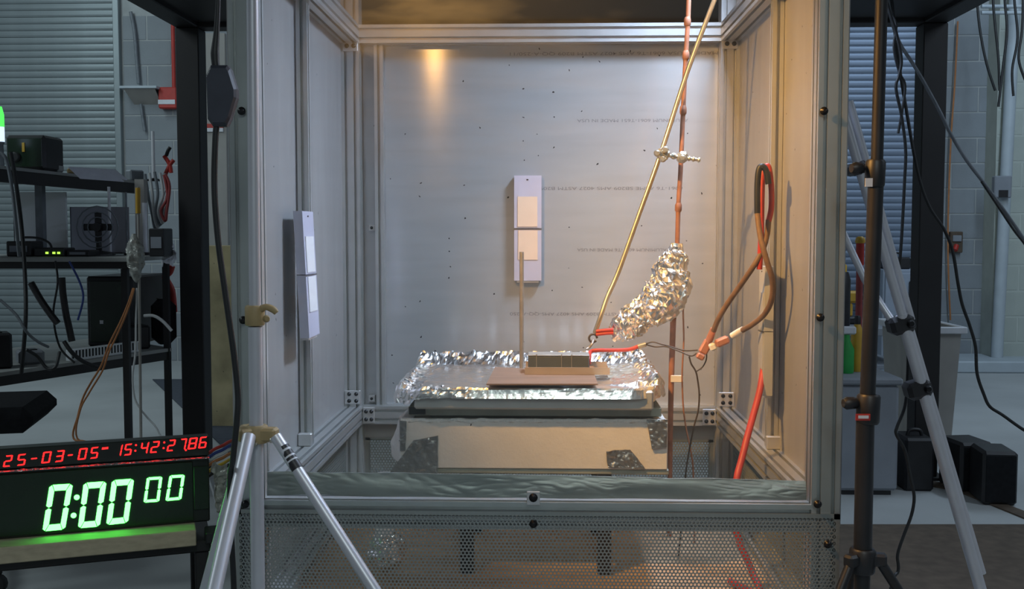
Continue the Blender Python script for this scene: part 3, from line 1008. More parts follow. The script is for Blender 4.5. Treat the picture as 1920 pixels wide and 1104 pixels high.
tag(o, 'lower red lead entering the lower end of the foil wrap', 'cable')

cl = thing('boss_clamp', 'metal boss clamp with wing screws joining leaning tube and rusty rod', 'clamp', at(1255, 290, 2.5))
def knob(px, py, Y, r, m='clamp_metal', name='knob', ax=(0, -1, 0)):
    MB().lathe(at(px, py, Y), [(r * 0.7, -r * 0.6), (r, -r * 0.3), (r, r * 0.3), (r * 0.6, r * 0.7)], 12, ax).build(name, m, cl)
MB().obox(at(1243, 289, 2.49), (0.030, 0.030, 0.024), Matrix.Rotation(0.5, 3, 'Y'), 0.005).build('jaw', 'clamp_metal', cl)
knob(1232, 287, 2.468, 0.008); knob(1247, 281, 2.470, 0.009); knob(1243, 298, 2.470, 0.008)
MB().cyl(at(1250, 291, 2.50), at(1312, 300, 2.50), 0.0042, n=10).build('arm', 'clamp_metal', cl)
MB().lathe(at(1263, 292.5, 2.50), [(0.006, -0.006), (0.0085, 0), (0.006, 0.006)], 12, (1, 0, -0.14)).build('collar', 'clamp_metal', cl)
MB().obox(at(1279, 295, 2.505), (0.024, 0.034, 0.026), Matrix.Rotation(0.1, 3, 'Y'), 0.006).build('jaw', 'clamp_metal', cl)
knob(1279, 296, 2.484, 0.0085)
for px in (1292, 1300, 1310):
    MB().lathe(at(px, 297 + (px - 1292) * 0.15, 2.50), [(0.003, -0.004), (0.0065, -0.001), (0.0065, 0.002), (0.003, 0.004)], 10, (1, 0, -0.14)).build('ring', 'clamp_metal', cl)

# jointed rusty rod
YR = 2.552
rr = thing('jointed_rod', 'rusty brown rod with ring joints running down through the foil wrap', 'rod', at(1258, 885, YR))
up = [(1292, -20), (1290, 38), (1286, 104), (1281, 205), (1276, 320), (1272, 385), (1269, 480), (1263, 580), (1259, 690)]
P = [at(px, py, YR) for px, py in up]
P = [P[0] + (P[0] - P[1]).normalized() * 0.3] + P
MB().tube(P, 0.0058, 10).build('upper_rod', 'rust_rod', rr)
MB().tube([P[-2] + V(0, 0, 0), at(1259, 700, YR), at(1257, 800, YR), at(1256, 900, YR), V(at(1256, 900, YR).x, YR, 0.314)], [0.0075, 0.0072, 0.0065, 0.006, 0.006], 10).build('lower_rod', 'rust_rod', rr)
for px, py in ((1289, 40), (1286, 103), (1281, 206), (1272, 388), (1262, 592)):
    c = at(px, py, YR)
    MB().lathe(c, [(0.0062, -0.012), (0.0085, -0.008), (0.0085, 0.004), (0.0066, 0.010)], 12, (0.03, 0, 1)).build('joint', 'rust_rod', rr)
c = at(1269, 710, YR - 0.012)
MB().box(c.x - 0.015, c.x + 0.016, c.y - 0.0025, c.y + 0.0025, c.z - 0.0085, c.z + 0.0085, 0.001).build('tape_flag', 'white_tape', rr)
tw = MB().tube([at(1281, 572, 2.52), at(1281, 590, 2.52), at(1282, 640, 2.52), at(1279, 700, 2.52), at(1281, 760, 2.52), at(1286, 800, 2.52), at(1296, 850, 2.51), at(1300, 890, 2.51), V(at(1302, 900, 2.51).x, 2.50, 0.314)], 0.0022, 6).build('thin_copper_wire', 'copper_wire')
tag(tw, 'thin reddish wire hanging from the foil wrap beside the rusty rod', 'wire')

# crumpled foil wrap round the rods
mb = MB()
fw = [(1268, 456, 0.014), (1267, 478, 0.026), (1260, 508, 0.040), (1256, 540, 0.050), (1240, 566, 0.048), (1212, 583, 0.040), (1188, 600, 0.038), (1166, 618, 0.033), (1153, 630, 0.018), (1147, 636, 0.006)]
cen = [at(a, b, 2.485) for a, b, r in fw]
K, NN = 74, 54
def fpath(s):
    q = s * (len(fw) - 1); i = min(int(q), len(fw) - 2); t = q - i
    t2 = t
    return cen[i].lerp(cen[i + 1], t2), fw[i][2] * (1 - t2) + fw[i + 1][2] * t2
def foilwrap(s, t):
    c, r = fpath(s)
    d = (fpath(min(1, s + 0.05))[0] - fpath(max(0, s - 0.05))[0]).normalized()
    q = V(0, -1, 0)
    w = d.cross(q).normalized()
    a = 2 * PI * t
    p = c + w * math.cos(a) * r + q * math.sin(a) * r * 0.75
    qd = V(c.x + math.cos(a) * r, c.y + math.sin(a) * r, c.z)
    return p + crumple(V(p.x, p.y, p.z), 0.0105 if 0.04 < s < 0.96 else 0.003, 40, 4)
sheet(mb, foilwrap, K, NN)
fo = mb.build('foil_wrap', 'foil_matt')
tag(fo, 'crumpled aluminium foil wrapped around the rusty rod and heater leads', 'foil')

# ------------------------------------------------------------------ heavy cables on the right wall
YW = 2.26
def cable(name, m, pts, r, label, cat='cable', n=9, group=None):
    o = MB().tube([p if isinstance(p, Vector) else at(*p) for p in pts], r, n).build(name, m)
    return tag(o, label, cat, group)


ca1 = thing('heavy_cable', 'thick cable from red loop on right wall down to the dark copper connector', 'cable', at(1440, 312, YW))
seg = [(1424, 505, YW), (1427, 440, YW), (1428, 380, YW), (1430, 330, YW), (1436, 312, YW), (1442, 316, YW), (1446, 350, YW), (1446, 390, YW), (1441, 415, YW)]
MB().tube([at(*p) for p in seg], 0.0062, 10).build('red_jacket', 'red_cable', ca1)
seg = [(1441, 412, YW), (1438, 440, YW), (1429, 470, YW), (1412, 500, YW), (1388, 535, YW + .03), (1362, 572, YW + .06), (1346, 600, YW + .08), (1338, 620, YW + .1)]
MB().tube([at(*p) for p in seg], 0.0062, 10).build('sleeve', 'tan_sleeve', ca1)
seg = [(1338, 616, 2.37), (1332, 632, 2.38), (1326, 646, 2.39)]
MB().tube([at(*p) for p in seg], [0.007, 0.0085, 0.008], 8).build('crimp', 'copper_lug', ca1)
MB().obox(at(1323, 650, 2.39), (0.020, 0.020, 0.034), Matrix.Rotation(0.5, 3, 'Y'), 0.003).build('connector', 'copper_lug', ca1)
MB().obox(at(1313, 668, 2.385), (0.018, 0.018, 0.014), Matrix.Rotation(0.5, 3, 'Y'), 0.003).build('bolt', 'copper_lug', ca1)
ca2 = thing('heavy_cable', 'thick brown cable looping low on right wall to the pale bolted connector', 'cable', at(1420, 330, YW - 0.03))
Y2 = 2.235
seg = [(1441, 345, Y2), (1437, 322, Y2), (1430, 312, Y2), (1423, 318, Y2), (1420, 350, Y2), (1420, 400, Y2), (1426, 445, Y2 - .02), (1438, 490, Y2 - .03), (1448, 525, Y2 - .02), (1447, 560, Y2), (1434, 588, Y2 + .03), (1412, 607, Y2 + .06), (1392, 619, Y2 + .09)]
MB().tube([at(*p) for p in seg[:6]], 0.0066, 10).build('black_jacket', 'black_rubber', ca2)
MB().tube([at(*p) for p in seg[5:]], 0.0062, 10).build('sleeve', 'tan_sleeve', ca2)
MB().tube([at(1393, 618, 2.325), at(1384, 623, 2.34), at(1372, 630, 2.35)], [0.0075, 0.008, 0.0075], 9).build('white_crimp', 'white_tape', ca2)
Rq = Matrix.Rotation(-0.42, 3, 'Y')
MB().obox(at(1354, 640, 2.355), (0.032, 0.022, 0.018), Rq, 0.004).build('connector', 'copper_lug', ca2)
MB().obox(at(1336, 650, 2.36), (0.015, 0.020, 0.016), Rq, 0.003).build('bolt', 'white_tape', ca2)
ca3 = cable('red_cable', 'red_cable', [(1432, 690, 2.31), (1424, 735, 2.28), (1412, 780, 2.25), (1401, 820, 2.22), (1391, 860, 2.20), (1382, 895, 2.18), (1378, 940, 2.17), (1380, 990, 2.16), (1392, 1030, 2.15), (1412, 1075, 2.13), V(0.44, 2.1, 0.33), V(0.40, 2.2, 0.321)], 0.0075,
            'bright red cable running down the right wall into the lower chamber')
cable('dangling_wire', 'thin_wire', [(1292, 668, 2.40), (1296, 682, 2.40), (1304, 695, 2.40), (1308, 712, 2.40), (1311, 740, 2.40), (1309, 770, 2.40), (1301, 800, 2.40), (1293, 840, 2.40), (1286, 885, 2.39), V(at(1283, 900, 2.39).x, 2.39, 0.45), V(0.31, 2.37, 0.315)], 0.0020,
      'thin dark twisted wire dangling below the copper connectors', 'wire', 7)
cable('wire_loop', 'thin_wire', [(1325, 662, 2.385), (1324, 675, 2.39), (1317, 688, 2.40), (1306, 696, 2.40)], 0.0016, 'thin wire bridging from the dark connector to the dangling wire', 'wire', 6)

# foil curtain on the front rail, darkened in colour for its unlit side
mb = MB()
fx0, fx1 = XL + 0.004, XR - 0.006
def frontfoil(s, t):
    x = fx0 + s * (fx1 - fx0)
    topz = at(1000, 888, 1.885).z - 0.010 * s * s + 0.0018 * noise.noise(V(s * 14, 0, 0))
    zlow = ZB1 + 0.005 + 0.004 * noise.noise(V(s * 6, 4, 4))
    z = zlow + t * (topz - zlow)
    y = 1.872 + 0.012 * t + 0.006 * noise.noise(V(s * 5, t * 1.2, 3)) + 0.0020 * (0.3 - abs(noise.noise(V(s * 26 + t * 2.5, t * 4 - s * 8, 7)))) * max(0.15, min(1, 0.6 + 2 * noise.noise(V(s * 7, t, 20)))) + 0.006 * (1 - t) ** 3
    y = max(y, YF + 0.0012)
    return V(x, y, z)
sheet(mb, frontfoil, 260, 26, V(0, 0.003, 0))
ff = mb.build('foil_strip', 'foil_shaded')
tag(ff, 'wrinkled foil strip in shaded grey-green standing along the front rail of the chamber', 'foil')

# foil ball and tube below the box, seen through the perforated front
fc = at(722, 1052, 2.20)
fb = thing('foil_bundle', 'pale tube ending in a foil wad behind the perforated front panel', 'foil', V(fc.x, 2.2, 0.312))
MB().cyl(V(at(718, 1000, 2.2).x, 2.2 + 0.02, 0.40), V(at(722, 1000, 2.2).x, 2.22, zb - 0.013), 0.021, 0.022, 16).build('pale_tube', 'fibre', fb)
mb = MB()
def wad(s, t):
    a, b = 2 * PI * s, PI * t
    p = V(math.cos(a) * math.sin(b) * 0.042, math.sin(a) * math.sin(b) * 0.036, -math.cos(b) * 0.046)
    return p + V(fc.x, 2.22, 0.373) + crumple(p + fc, 0.010, 34, 8)
sheet(mb, wad, 30, 20)
mb.build('foil_wad', 'foil', fb)

#@@FRONT
# ------------------------------------------------------------------ lamp stand in front, left
YT = 1.72
ls = thing('lamp_stand', 'silver lamp stand with tan clamps in front of the chamber left corner', 'stand', V(at(484, 1000, YT).x, YT, 0))
pt, pb = at(473.5, 0, YT), at(484, 1080, YT)
d = (pt - pb).normalized()
ztop = pt + d * ((1.70 - pt.z) / d.z)
zmid = at(478, 590, YT)
zcol = at(482, 812, YT)
zlow = pb + d * ((0.16 - pb.z) / d.z)
MB().tube([zmid, ztop], 0.0098, 16).build('upper_pole', 'stand_silver', ls)
MB().tube([zlow, zmid + V(0, 0, -0.02)], 0.0118, 16).build('lower_pole', 'stand_silver', ls)
hd = MB().obox(LAMP + V(-0.03, -0.06, 0.05), (0.12, 0.05, 0.10), Matrix.Rotation(-0.6, 3, 'Z') @ Matrix.Rotation(-0.7, 3, 'X'), 0.008).build('lamp_head', 'black_steel', ls)
MB().tube([ztop, LAMP + V(-0.03, -0.05, 0.0)], 0.008, 10).build('lamp_bracket', 'black_steel', ls)
# upper clamp: ring, ears and thumb knob
c = zmid
k1 = MB().lathe(c + V(0, 0, -0.018), [(0.0145, 0), (0.0165, 0.002), (0.0165, 0.031), (0.0145, 0.034)], 18).build('upper_clamp', 'tan_plastic', ls)
mb = MB()
mb.tube([c + V(0.012, -0.006, 0.010), c + V(0.022, -0.010, 0.014), c + V(0.034, -0.012, 0.010), c + V(0.040, -0.012, 0.004)], [0.006, 0.0055, 0.006, 0.0045], 10)
mb.build('thumb_lever', 'tan_plastic', k1)
MB().lathe(c + V(0.020, -0.006, -0.006), [(0.006, 0), (0.0065, 0.003), (0.004, 0.007)], 12, (0.6, -0.8, 0)).build('knob', 'tan_plastic', k1)
# collar where the legs join
c = zcol
co = MB().lathe(c + V(0, 0, -0.016), [(0.017, 0), (0.019, 0.003), (0.019, 0.026), (0.016, 0.030)], 18).build('leg_collar', 'tan_plastic', ls)
MB().obox(c + V(0.020, -0.004, -0.001), (0.032, 0.026, 0.023), Matrix.Rotation(-0.1, 3, 'Z'), 0.004).build('collar_ear', 'tan_plastic', co)
MB().obox(c + V(-0.017, -0.012, 0.0), (0.026, 0.03, 0.023), Matrix.Rotation(0.6, 3, 'Z'), 0.004).build('collar_ear', 'tan_plastic', co)
MB().obox(c + V(-0.018, 0.014, 0.0), (0.028, 0.026, 0.023), Matrix.Rotation(-0.7, 3, 'Z'), 0.004).build('collar_ear', 'tan_plastic', co)
for dx, dz, m in ((0.030, -0.008, 'clamp_metal'), (0.002, -0.014, 'clamp_metal')):
    MB().lathe(c + V(dx, -0.018, dz), [(0.0045, 0), (0.0045, 0.003), (0.002, 0.005)], 10, (0, -1, 0)).build('bolt', m, co)
def leg(a, b, r):
    dd = (b - a).normalized()
    e = a + dd * ((0.012 - a.z) / dd.z)
    l = MB().tube([a, e], r, 14).build('leg', 'stand_silver', ls)
    MB().lathe(V(e.x, e.y, 0), [(r * 1.3, 0), (r * 1.35, 0.02), (r * 1.05, 0.05)], 14).build('rubber_foot', 'black_rubber', l)
    return l
leg(at(467, 818, 1.69), at(408, 1080, 1.50), 0.0112)
l2 = leg(at(517, 818, 1.70), at(686, 1080, 1.62), 0.0098)
leg(at(460, 826, 1.735), at(391, 1080, 1.84), 0.0098)
# black and white sticker on the right leg
a, b = at(531, 838, 1.694), at(558, 880, 1.680)
st = MB().tube([a, b], 0.0102, 14).build('black_sticker', 'black_plastic', l2)
dd = (b - a)
for t0, t1 in ((0.14, 0.22), (0.42, 0.49), (0.60, 0.66)):
    MB().tube([a + dd * t0, a + dd * t1], 0.01035, 14).build('white_mark', 'white_paint', st)

# in-line dimmer hanging on the black lamp cord
YD = 1.60
dc = thing('dimmer_cable', 'black lamp cord with slate in-line dimmer hanging beside the chamber', 'cord', at(408, 178, YD))
MB().tube([at(409, -60, YD), at(409, 0, YD), at(406, 60, YD), at(403, 100, YD), at(405, 125, YD)], [0.0035, 0.0035, 0.0045, 0.0065, 0.006], 10).build('upper_cord', 'black_rubber', dc)
MB().tube([at(407, 228, YD), at(404, 260, YD), at(402, 350, YD), at(409, 450, YD), at(424, 560, YD), at(438, 660, YD), at(446, 740, YD), at(444, 790, YD), at(437, 860, YD + .02), at(431, 930, YD + .05), V(-0.53, 1.70, 0.32), V(-0.56, 1.55, 0.006), V(-0.8, 1.45, 0.006)], 0.0048, 10).build('lower_cord', 'black_rubber', dc)
out = [(393, 121), (424, 121), (429, 128), (441, 166), (441, 182), (429, 222), (422, 236), (397, 236), (387, 222), (384, 140)]
P = [at(px, py, YD - 0.012) for px, py in out]
cen_ = sum(P, V(0, 0, 0)) / len(P)
mb = MB()
n = len(P)
ring = lambda k, y: [cen_ + (p - cen_) * k + V(0, y, 0) for p in P]
vs = ring(0.88, 0) + ring(1.0, 0.006) + ring(1.0, 0.020) + ring(0.88, 0.026)
mb.add(vs, [tuple(reversed(range(n)))] + [(j * n + i, j * n + (i + 1) % n, (j + 1) * n + (i + 1) % n, (j + 1) * n + i) for j in range(3) for i in range(n)] + [tuple(range(3 * n, 4 * n))])
mb.build('dimmer', 'switch_plastic', dc)

# ------------------------------------------------------------------ clocks on a plank, lower left
ang = math.radians(21)
U = V(math.cos(ang), math.sin(ang), 0)            # along the clock front, to the right and away
NRM = V(math.sin(ang), -math.cos(ang), 0)         # out of the clock front
A0 = at(392, 857, 2.30)
def front(px, py, off=0.0):
    return hit(px, py, A0 + NRM * off, NRM)
def uz(p):
    q = p - A0
    return q.dot(U), p.z
clk_c = A0 - U * 0.25
g = thing('digital_clock', 'large green LED clock reading 0:00 00 in a black case', 'clock', V(clk_c.x, clk_c.y, front(200, 1000).z))
ztopc = A0.z
zbotc = front(361, 994, 0.055).z + 0.0006
Lc = 0.62
def cbox(u0, u1, d0, d1, z0, z1, name, m, parent, bevel=0.003):
    c = A0 + U * ((u0 + u1) / 2) - NRM * ((d0 + d1) / 2)
    R = Matrix.Rotation(ang, 3, 'Z')
    return MB().obox(V(c.x, c.y, (z0 + z1) / 2), (u1 - u0, d1 - d0, z1 - z0), R, bevel).build(name, m, parent)
cbox(-Lc, 0, 0.006, 0.07, zbotc, ztopc, 'case', 'clock_black', g)
cbox(-Lc + 0.01, -0.036, 0.002, 0.0058, zbotc + 0.006, ztopc - 0.008, 'face', 'clock_face', g, 0.001)
cbox(-0.034, -0.002, 0.0, 0.0058, zbotc + 0.03, ztopc - 0.02, 'end_panel', 'clock_face', g, 0.001)

SEG = {'0': 'abcdef', '1': 'bc', '2': 'abged', '3': 'abgcd', '4': 'fgbc', '5': 'afgcd', '6': 'afgedc', '7': 'abc', '8': 'abcdefg', '-': 'g'}
def seg_poly(k, w):
    """segment outline in the unit digit box (x right, y up)"""
    t = w
    ty = w * 0.55
    G = 0.02
    S = {'a': [(t * .5 + G, 1), (1 - t * .5 - G, 1), (1 - t - G, 1 - ty), (t + G, 1 - ty)],
         'd': [(t + G, ty), (1 - t - G, ty), (1 - t * .5 - G, 0), (t * .5 + G, 0)],
         'f': [(0, .95), (t * .45, 1 - .01), (t, 1 - ty - .01), (t, .54), (t * .5, .51), (0, .55)],
         'e': [(0, .45), (t * .5, .49), (t, .46), (t, ty + .01), (t * .45, .01), (0, .05)],
         'b': [(1 - t, 1 - ty - .01), (1 - t * .45, .99), (1, .95), (1, .55), (1 - t * .5, .51), (1 - t, .54)],
         'c': [(1 - t, .46), (1 - t * .5, .49), (1, .45), (1, .05), (1 - t * .45, .01), (1 - t, ty + .01)],
         'g': [(t * .6, .5), (t, .5 + ty * .5), (1 - t, .5 + ty * .5), (1 - t * .6, .5), (1 - t, .5 - ty * .5), (t, .5 - ty * .5)]}
    return S[k]
def digit(ch, box, w, m, parent, off, th=0.0016, name='lit_digit'):
    TL, TR, BR, BL = [front(px, py, off) for px, py in box]
    mb = MB()
    for k in SEG[ch]:
        poly = []
        for x, y in seg_poly(k, w):
            top_ = TL.lerp(TR, x); bot = BL.lerp(BR, x)
            poly.append(bot.lerp(top_, y))
        mb.prism(poly, NRM * th)
    return mb.build(name, m, parent)
for ch, bx in (('0', ((93, 909), (137, 906.5), (122, 992), (79.5, 996))), ('0', ((157, 905), (200, 902), (187, 986.5), (146, 990))),
               ('0', ((210, 900), (251.5, 897), (240, 979.5), (199, 984))), ('0', ((275.5, 895), (304.5, 893), (298.5, 940), (269, 942))),
               ('0', ((318, 891), (346.5, 889.5), (340, 936), (310, 939)))):
    digit(ch, bx, 0.24 if bx[1][0] < 260 else 0.19, 'led_green', g, -0.0019)
for px, py in ((144, 932), (138, 966)):
    c = front(px, py, -0.0019)
    MB().lathe(c, [(0.0058, 0), (0.0058, 0.0015), (0.003, 0.002)], 14, NRM).build('colon_dot', 'led_green', g)

# red date display standing on the clock
rz0, rz1 = ztopc + 0.001, front(392, 817.5, -0.012).z
dsp = thing('date_display', 'narrow black display with red digits on top of green clock', 'clock', V(clk_c.x, clk_c.y, rz0))
cbox(-Lc - 0.02, 0.0, 0.012, 0.05, rz0, rz1, 'case', 'clock_black', dsp, 0.002)
rc = lambda x, y: (x / 3.208, 760 + y / 3.208)
def red(ch, xl, xr, m='led_red', name='lit_digit', h0=0.0, h1=1.0, off=-0.0118):
    yt = lambda x: 302 - 0.0955 * (x - 20)
    yb = lambda x: 371 - 0.0955 * (x - 20)
    sh = 7
    bx = (rc(xl + sh, yt(xl)), rc(xr + sh, yt(xr)), rc(xr - sh, yb(xr)), rc(xl - sh, yb(xl)))
    return digit(ch, bx, 0.2, m, dsp, off, 0.0012, name)
for ch, xl, xr in (('0', -66, -10), ('2', 24, 72), ('5', 104, 156), ('-', 180, 230), ('0', 254, 306), ('3', 332, 384), ('-', 402, 444), ('0', 472, 522),
                   ('5', 544, 592), ('1', 690, 734), ('5', 748, 794), ('4', 846, 892), ('2', 908, 956), ('2', 1008, 1052), ('7', 1078, 1120), ('8', 1134, 1184), ('6', 1198, 1244)):
    red(ch, xl, xr)
def red_dot(x, y, r=0.0022):
    c = front(*rc(x, y), -0.0118)
    MB().lathe(c, [(r, 0), (r, 0.001), (r * 0.5, 0.0014)], 10, NRM).build('lit_dot', 'led_red', dsp)
for x, y in ((818, 238), (814, 272), (988, 222), (984, 256), (1118, 268)):
    red_dot(x, y)
a = [rc(614, 253), rc(652, 249), rc(650, 261), rc(612, 265)]
MB().prism([front(px, py, -0.0118) for px, py in a], NRM * 0.0012).build('lit_dash', 'led_red', dsp)
# clear packing foil between display and clock
mb = MB()
def strip_fn(s, t):
    p = A0 + U * (-0.60 + 0.60 * s) + NRM * (0.002 + 0.010 * t)
    p.z = ztopc + 0.0015 + 0.006 * t * (1 - t) - 0.004 * t
    d = crumple(p, 0.0022, 60, 6)
    return V(p.x, p.y, max(ztopc + 0.0006, p.z + abs(d.z)))
sheet(mb, strip_fn, 120, 5, V(0, 0, -0.0004))
mb.build('crinkled_tape', 'foil', dsp)

# timber plank, cart
pzt = front(361, 994, 0.055).z
pz0 = pzt - 0.036
plank = cbox(-0.64, -0.033, -0.055, 0.065, pz0, min(pzt, zbotc - 0.0005), 'timber_plank', 'pine', None, 0.002)
tag(plank, 'pale timber plank under the green LED clock, top edge glowing green', 'plank')
cart = thing('low_cart', 'low black cart under the timber plank and clocks', 'cart', V(clk_c.x, clk_c.y, 0))
cbox(-0.66, 0.0, -0.02, 0.36, pz0 - 0.026, pz0 - 0.0005, 'top_board', 'black_steel', cart)
cbox(-0.66, 0.0, -0.02, 0.36, 0.10, 0.122, 'lower_board', 'black_steel', cart)
for u_ in (-0.655, -0.035):
    for d_ in (-0.015, 0.325):
        cbox(u_, u_ + 0.03, d_, d_ + 0.03, 0.0, pz0 - 0.026, 'leg', 'black_steel', cart)
c = A0 + U * (-0.035) + NRM * 0.005
gb = MB().obox(V(c.x, c.y, pz0 + 0.013), (0.04, 0.06, 0.026), Matrix.Rotation(ang, 3, 'Z'), 0.003).build('relay_box', 'black_plastic')
gb.location.x += 0.045
tag(gb, 'small black box at the right end of the timber plank', 'box')
# coloured wires and crinkled film right of the clocks
for i, (m, cn, ys) in enumerate((('red_cable', 'red', 833), ('blue_cable', 'blue', 841), ('white_cable', 'white', 848), ('orange_cable', 'orange', 856), ('yellow_cable', 'yellow', 867), ('black_rubber', 'black', 876))):
    cable('clock_wire', m, [(392, ys + 16, 2.42), (404, ys + 8, 2.44), (418, ys + 2, 2.46), (432, ys - 6, 2.50), (446, ys - 8, 2.55)], 0.004, cn + ' wire in the bunch between clock and chamber', 'wire', 7)
mb = MB()
def film(s, t):
    p = at(398 + 26 * s + 4 * t, 868 + 90 * t, 2.36 + 0.04 * s)
    return p + crumple(p, 0.010, 26, 5)
sheet(mb, film, 16, 30, V(0, 0.004, 0))
o = mb.build('crinkled_film', 'crinkle')
tag(o, 'crumpled clear plastic film hanging at the right end of the clock', 'film')

#@@RIGHT
# ------------------------------------------------------------------ right: black light stand
YQ = 1.75
bs = thing('light_stand', 'tall black telescopic light stand right of the chamber', 'stand', V(at(1617, 1000, YQ).x, YQ, 0))
def seg2(a, b, r, name='tube'):
    return MB().tube([at(*a, YQ), at(*b, YQ)], r, 16).build(name, 'black_plastic', bs)
t0 = at(1653, 0, YQ); t1 = at(1644, 310, YQ)
MB().tube([t0 + (t0 - t1) * 0.9, t1], 0.0100, 16).build('tube', 'black_plastic', bs)
seg2((1643, 320), (1626, 760), 0.0128)
seg2((1623, 760), (1617, 1060), 0.0152)
def collar(px, py, r, h):
    c = at(px, py, YQ)
    return MB().lathe(c + V(0, 0, -h / 2), [(r * .9, 0), (r, 0.004), (r, h - 0.004), (r * 0.85, h)], 18, (0.03, 0, 1)).build('collar', 'black_plastic', bs)
c1_ = collar(1640, 325, 0.0165, 0.045)
MB().lathe(at(1620, 316, YQ), [(0.005, 0), (0.010, 0.006), (0.011, 0.018), (0.007, 0.024)], 14, (-1, -0.3, 0)).build('locking_knob', 'black_plastic', c1_)
q = at(1629, 342, YQ - 0.020)
MB().box(q.x - 0.006, q.x + 0.006, q.y - 0.001, q.y + 0.001, q.z - 0.007, q.z + 0.007).build('white_label', 'white_paint', c1_)
c2_ = collar(1627, 766, 0.0195, 0.050)
MB().lathe(at(1610, 755, YQ), [(0.005, 0), (0.010, 0.006), (0.011, 0.022), (0.007, 0.028)], 14, (-1, -0.2, 0)).build('locking_knob', 'black_plastic', c2_)
q = at(1618, 782, YQ - 0.021)
MB().box(q.x - 0.012, q.x + 0.012, q.y - 0.001, q.y + 0.001, q.z - 0.0055, q.z + 0.0055).build('red_label', 'red_paint', c2_)
MB().box(q.x - 0.008, q.x + 0.009, q.y - 0.0016, q.y - 0.0011, q.z - 0.002, q.z + 0.003).build('white_print', 'white_paint', c2_)
c3_ = collar(1616, 1050, 0.022, 0.042)
for k, (dx, dy) in enumerate(((-0.62, -0.45), (0.75, -0.2), (0.1, 0.85))):
    h0 = at(1616, 1046, YQ) + V(dx * 0.035, dy * 0.035, 0)
    e = V(h0.x + dx * 0.42, h0.y + dy * 0.42, 0.012)
    l = MB().tube([h0, e], 0.0085, 12).build('leg', 'black_plastic', bs)
    MB().lathe(V(e.x, e.y, 0), [(0.012, 0), (0.013, 0.02), (0.010, 0.03)], 12).build('rubber_foot', 'black_rubber', l)
    MB().obox(h0, (0.026, 0.02, 0.022), Matrix.Rotation(math.atan2(dy, dx), 3, 'Z'), 0.004).build('leg_hinge', 'black_plastic', l)
MB().tube([at(1617, 1062, YQ), V(at(1616, 1062, YQ).x, YQ, 0.14)], 0.0135, 14).build('centre_tube', 'black_plastic', bs)

# silver tripod behind it
tp = thing('silver_tripod', 'large silver tripod with black leg clamps behind the black light stand', 'tripod', V(0.85, 2.15, 0))
def tleg(pts, r, m='stand_silver', name='leg'):
    return MB().tube(pts, r, 14, 1).build(name, m, tp)
YA = 2.12
tleg([at(1575, 190, YA), at(1694, 600, YA)], 0.0095)
tleg([at(1592, 190, YA + .03), at(1708, 600, YA + .03)], 0.0085)
a, b = at(1690, 590, YA), at(1830, 1075, YA)
dd = (b - a).normalized()
e = a + dd * ((0.01 - a.z) / dd.z)
l = tleg([a, e], 0.0118)
MB().lathe(V(e.x, e.y, 0), [(0.016, 0), (0.018, 0.02), (0.013, 0.05)], 12).build('rubber_foot', 'black_rubber', l)
a2, b2 = at(1704, 606, YA + .02), at(1842, 1075, YA + .02)
tleg([a2, b2], 0.0075)
tleg([at(1570, 415, YA + .05), at(1622, 525, YA + .05), at(1678, 610, YA + .01)], 0.0075, name='brace')
for px, py, s in ((1688, 608, 1.0), (1720, 729, 1.0), (1606, 316, 0.7)):
    c = at(px, py, YA + 0.01)
    k = MB().obox(c, (0.050 * s, 0.048, 0.036 * s), Matrix.Rotation(-0.28, 3, 'Y'), 0.008 * s).build('leg_clamp', 'black_plastic', tp)
    MB().lathe(c + V(0.012 * s, -0.024, 0.004), [(0.007 * s, 0), (0.008 * s, 0.004), (0.005 * s, 0.010)], 12, (0, -1, 0)).build('clamp_screw', 'screw_dark', k)
apex = at(1556, 120, YA + .05)
tleg([apex, V(apex.x + 0.05, 2.75, 0.01)], 0.0085)
tleg([at(1575, 190, YA), apex + V(0, 0, 0.03)], 0.012, 'black_plastic', 'tripod_head')

# hanging cables, right
cable('hanging_cable', 'black_rubber', [V(0.79, 2.4, HZ + 0.01), (1654, -60, 2.4), (1665, 12, 2.4), (1680, 60, 2.4), (1690, 110, 2.4), (1686, 140, 2.4), (1680, 165, 2.4), (1690, 215, 2.4), (1698, 280, 2.4), (1696, 340, 2.4), (1692, 420, 2.4), (1688, 480, 2.4), (1683, 530, 2.4), (1686, 570, 2.35), (1696, 610, 2.3)], 0.0035, 'black cable hanging in a wavy line beside the black light stand')
cable('hanging_cable', 'black_rubber', [V(0.81, 2.44, HZ + 0.01), (1654, -60, 2.44), (1664, 14, 2.43), (1680, 45, 2.42), (1676, 90, 2.42), (1686, 135, 2.42), (1697, 160, 2.42), (1692, 205, 2.42), (1684, 250, 2.42)], 0.003, 'short thin black cable twined at the top of the wavy hanging cable')
cable('hanging_cable', 'black_rubber', [(1703, 640, 2.2), (1702, 700, 2.2), (1697, 760, 2.2), (1682, 800, 2.2), (1681, 815, 2.2), (1697, 845, 2.2), (1706, 890, 2.2), (1714, 930, 2.2), (1709, 965, 2.2), (1694, 1005, 2.2), (1683, 1040, 2.2), (1684, 1070, 2.2), V(0.74, 2.2, 0.3), V(0.72, 2.25, 0.006), V(0.9, 2.6, 0.006)], 0.0034, 'black cable winding down past the silver tripod leg to the floor')
cable('diagonal_cable', 'grey_cable', [V(1.05, 3.2, HZ + 0.01), (1660, -40, 3.2), (1668, 20, 3.2), (1684, 75, 3.2), (1712, 120, 3.2), (1730, 150, 3.2), (1760, 205, 3.2), (1782, 250, 3.2), (1812, 300, 3.2), (1850, 350, 3.2), (1890, 405, 3.2), (1940, 480, 3.2), (2080, 700, 3.2), V(2.15, 3.2, 0.05), V(2.4, 3.3, 0.006)], 0.0052, 'grey cable sloping from the hood past right black post')
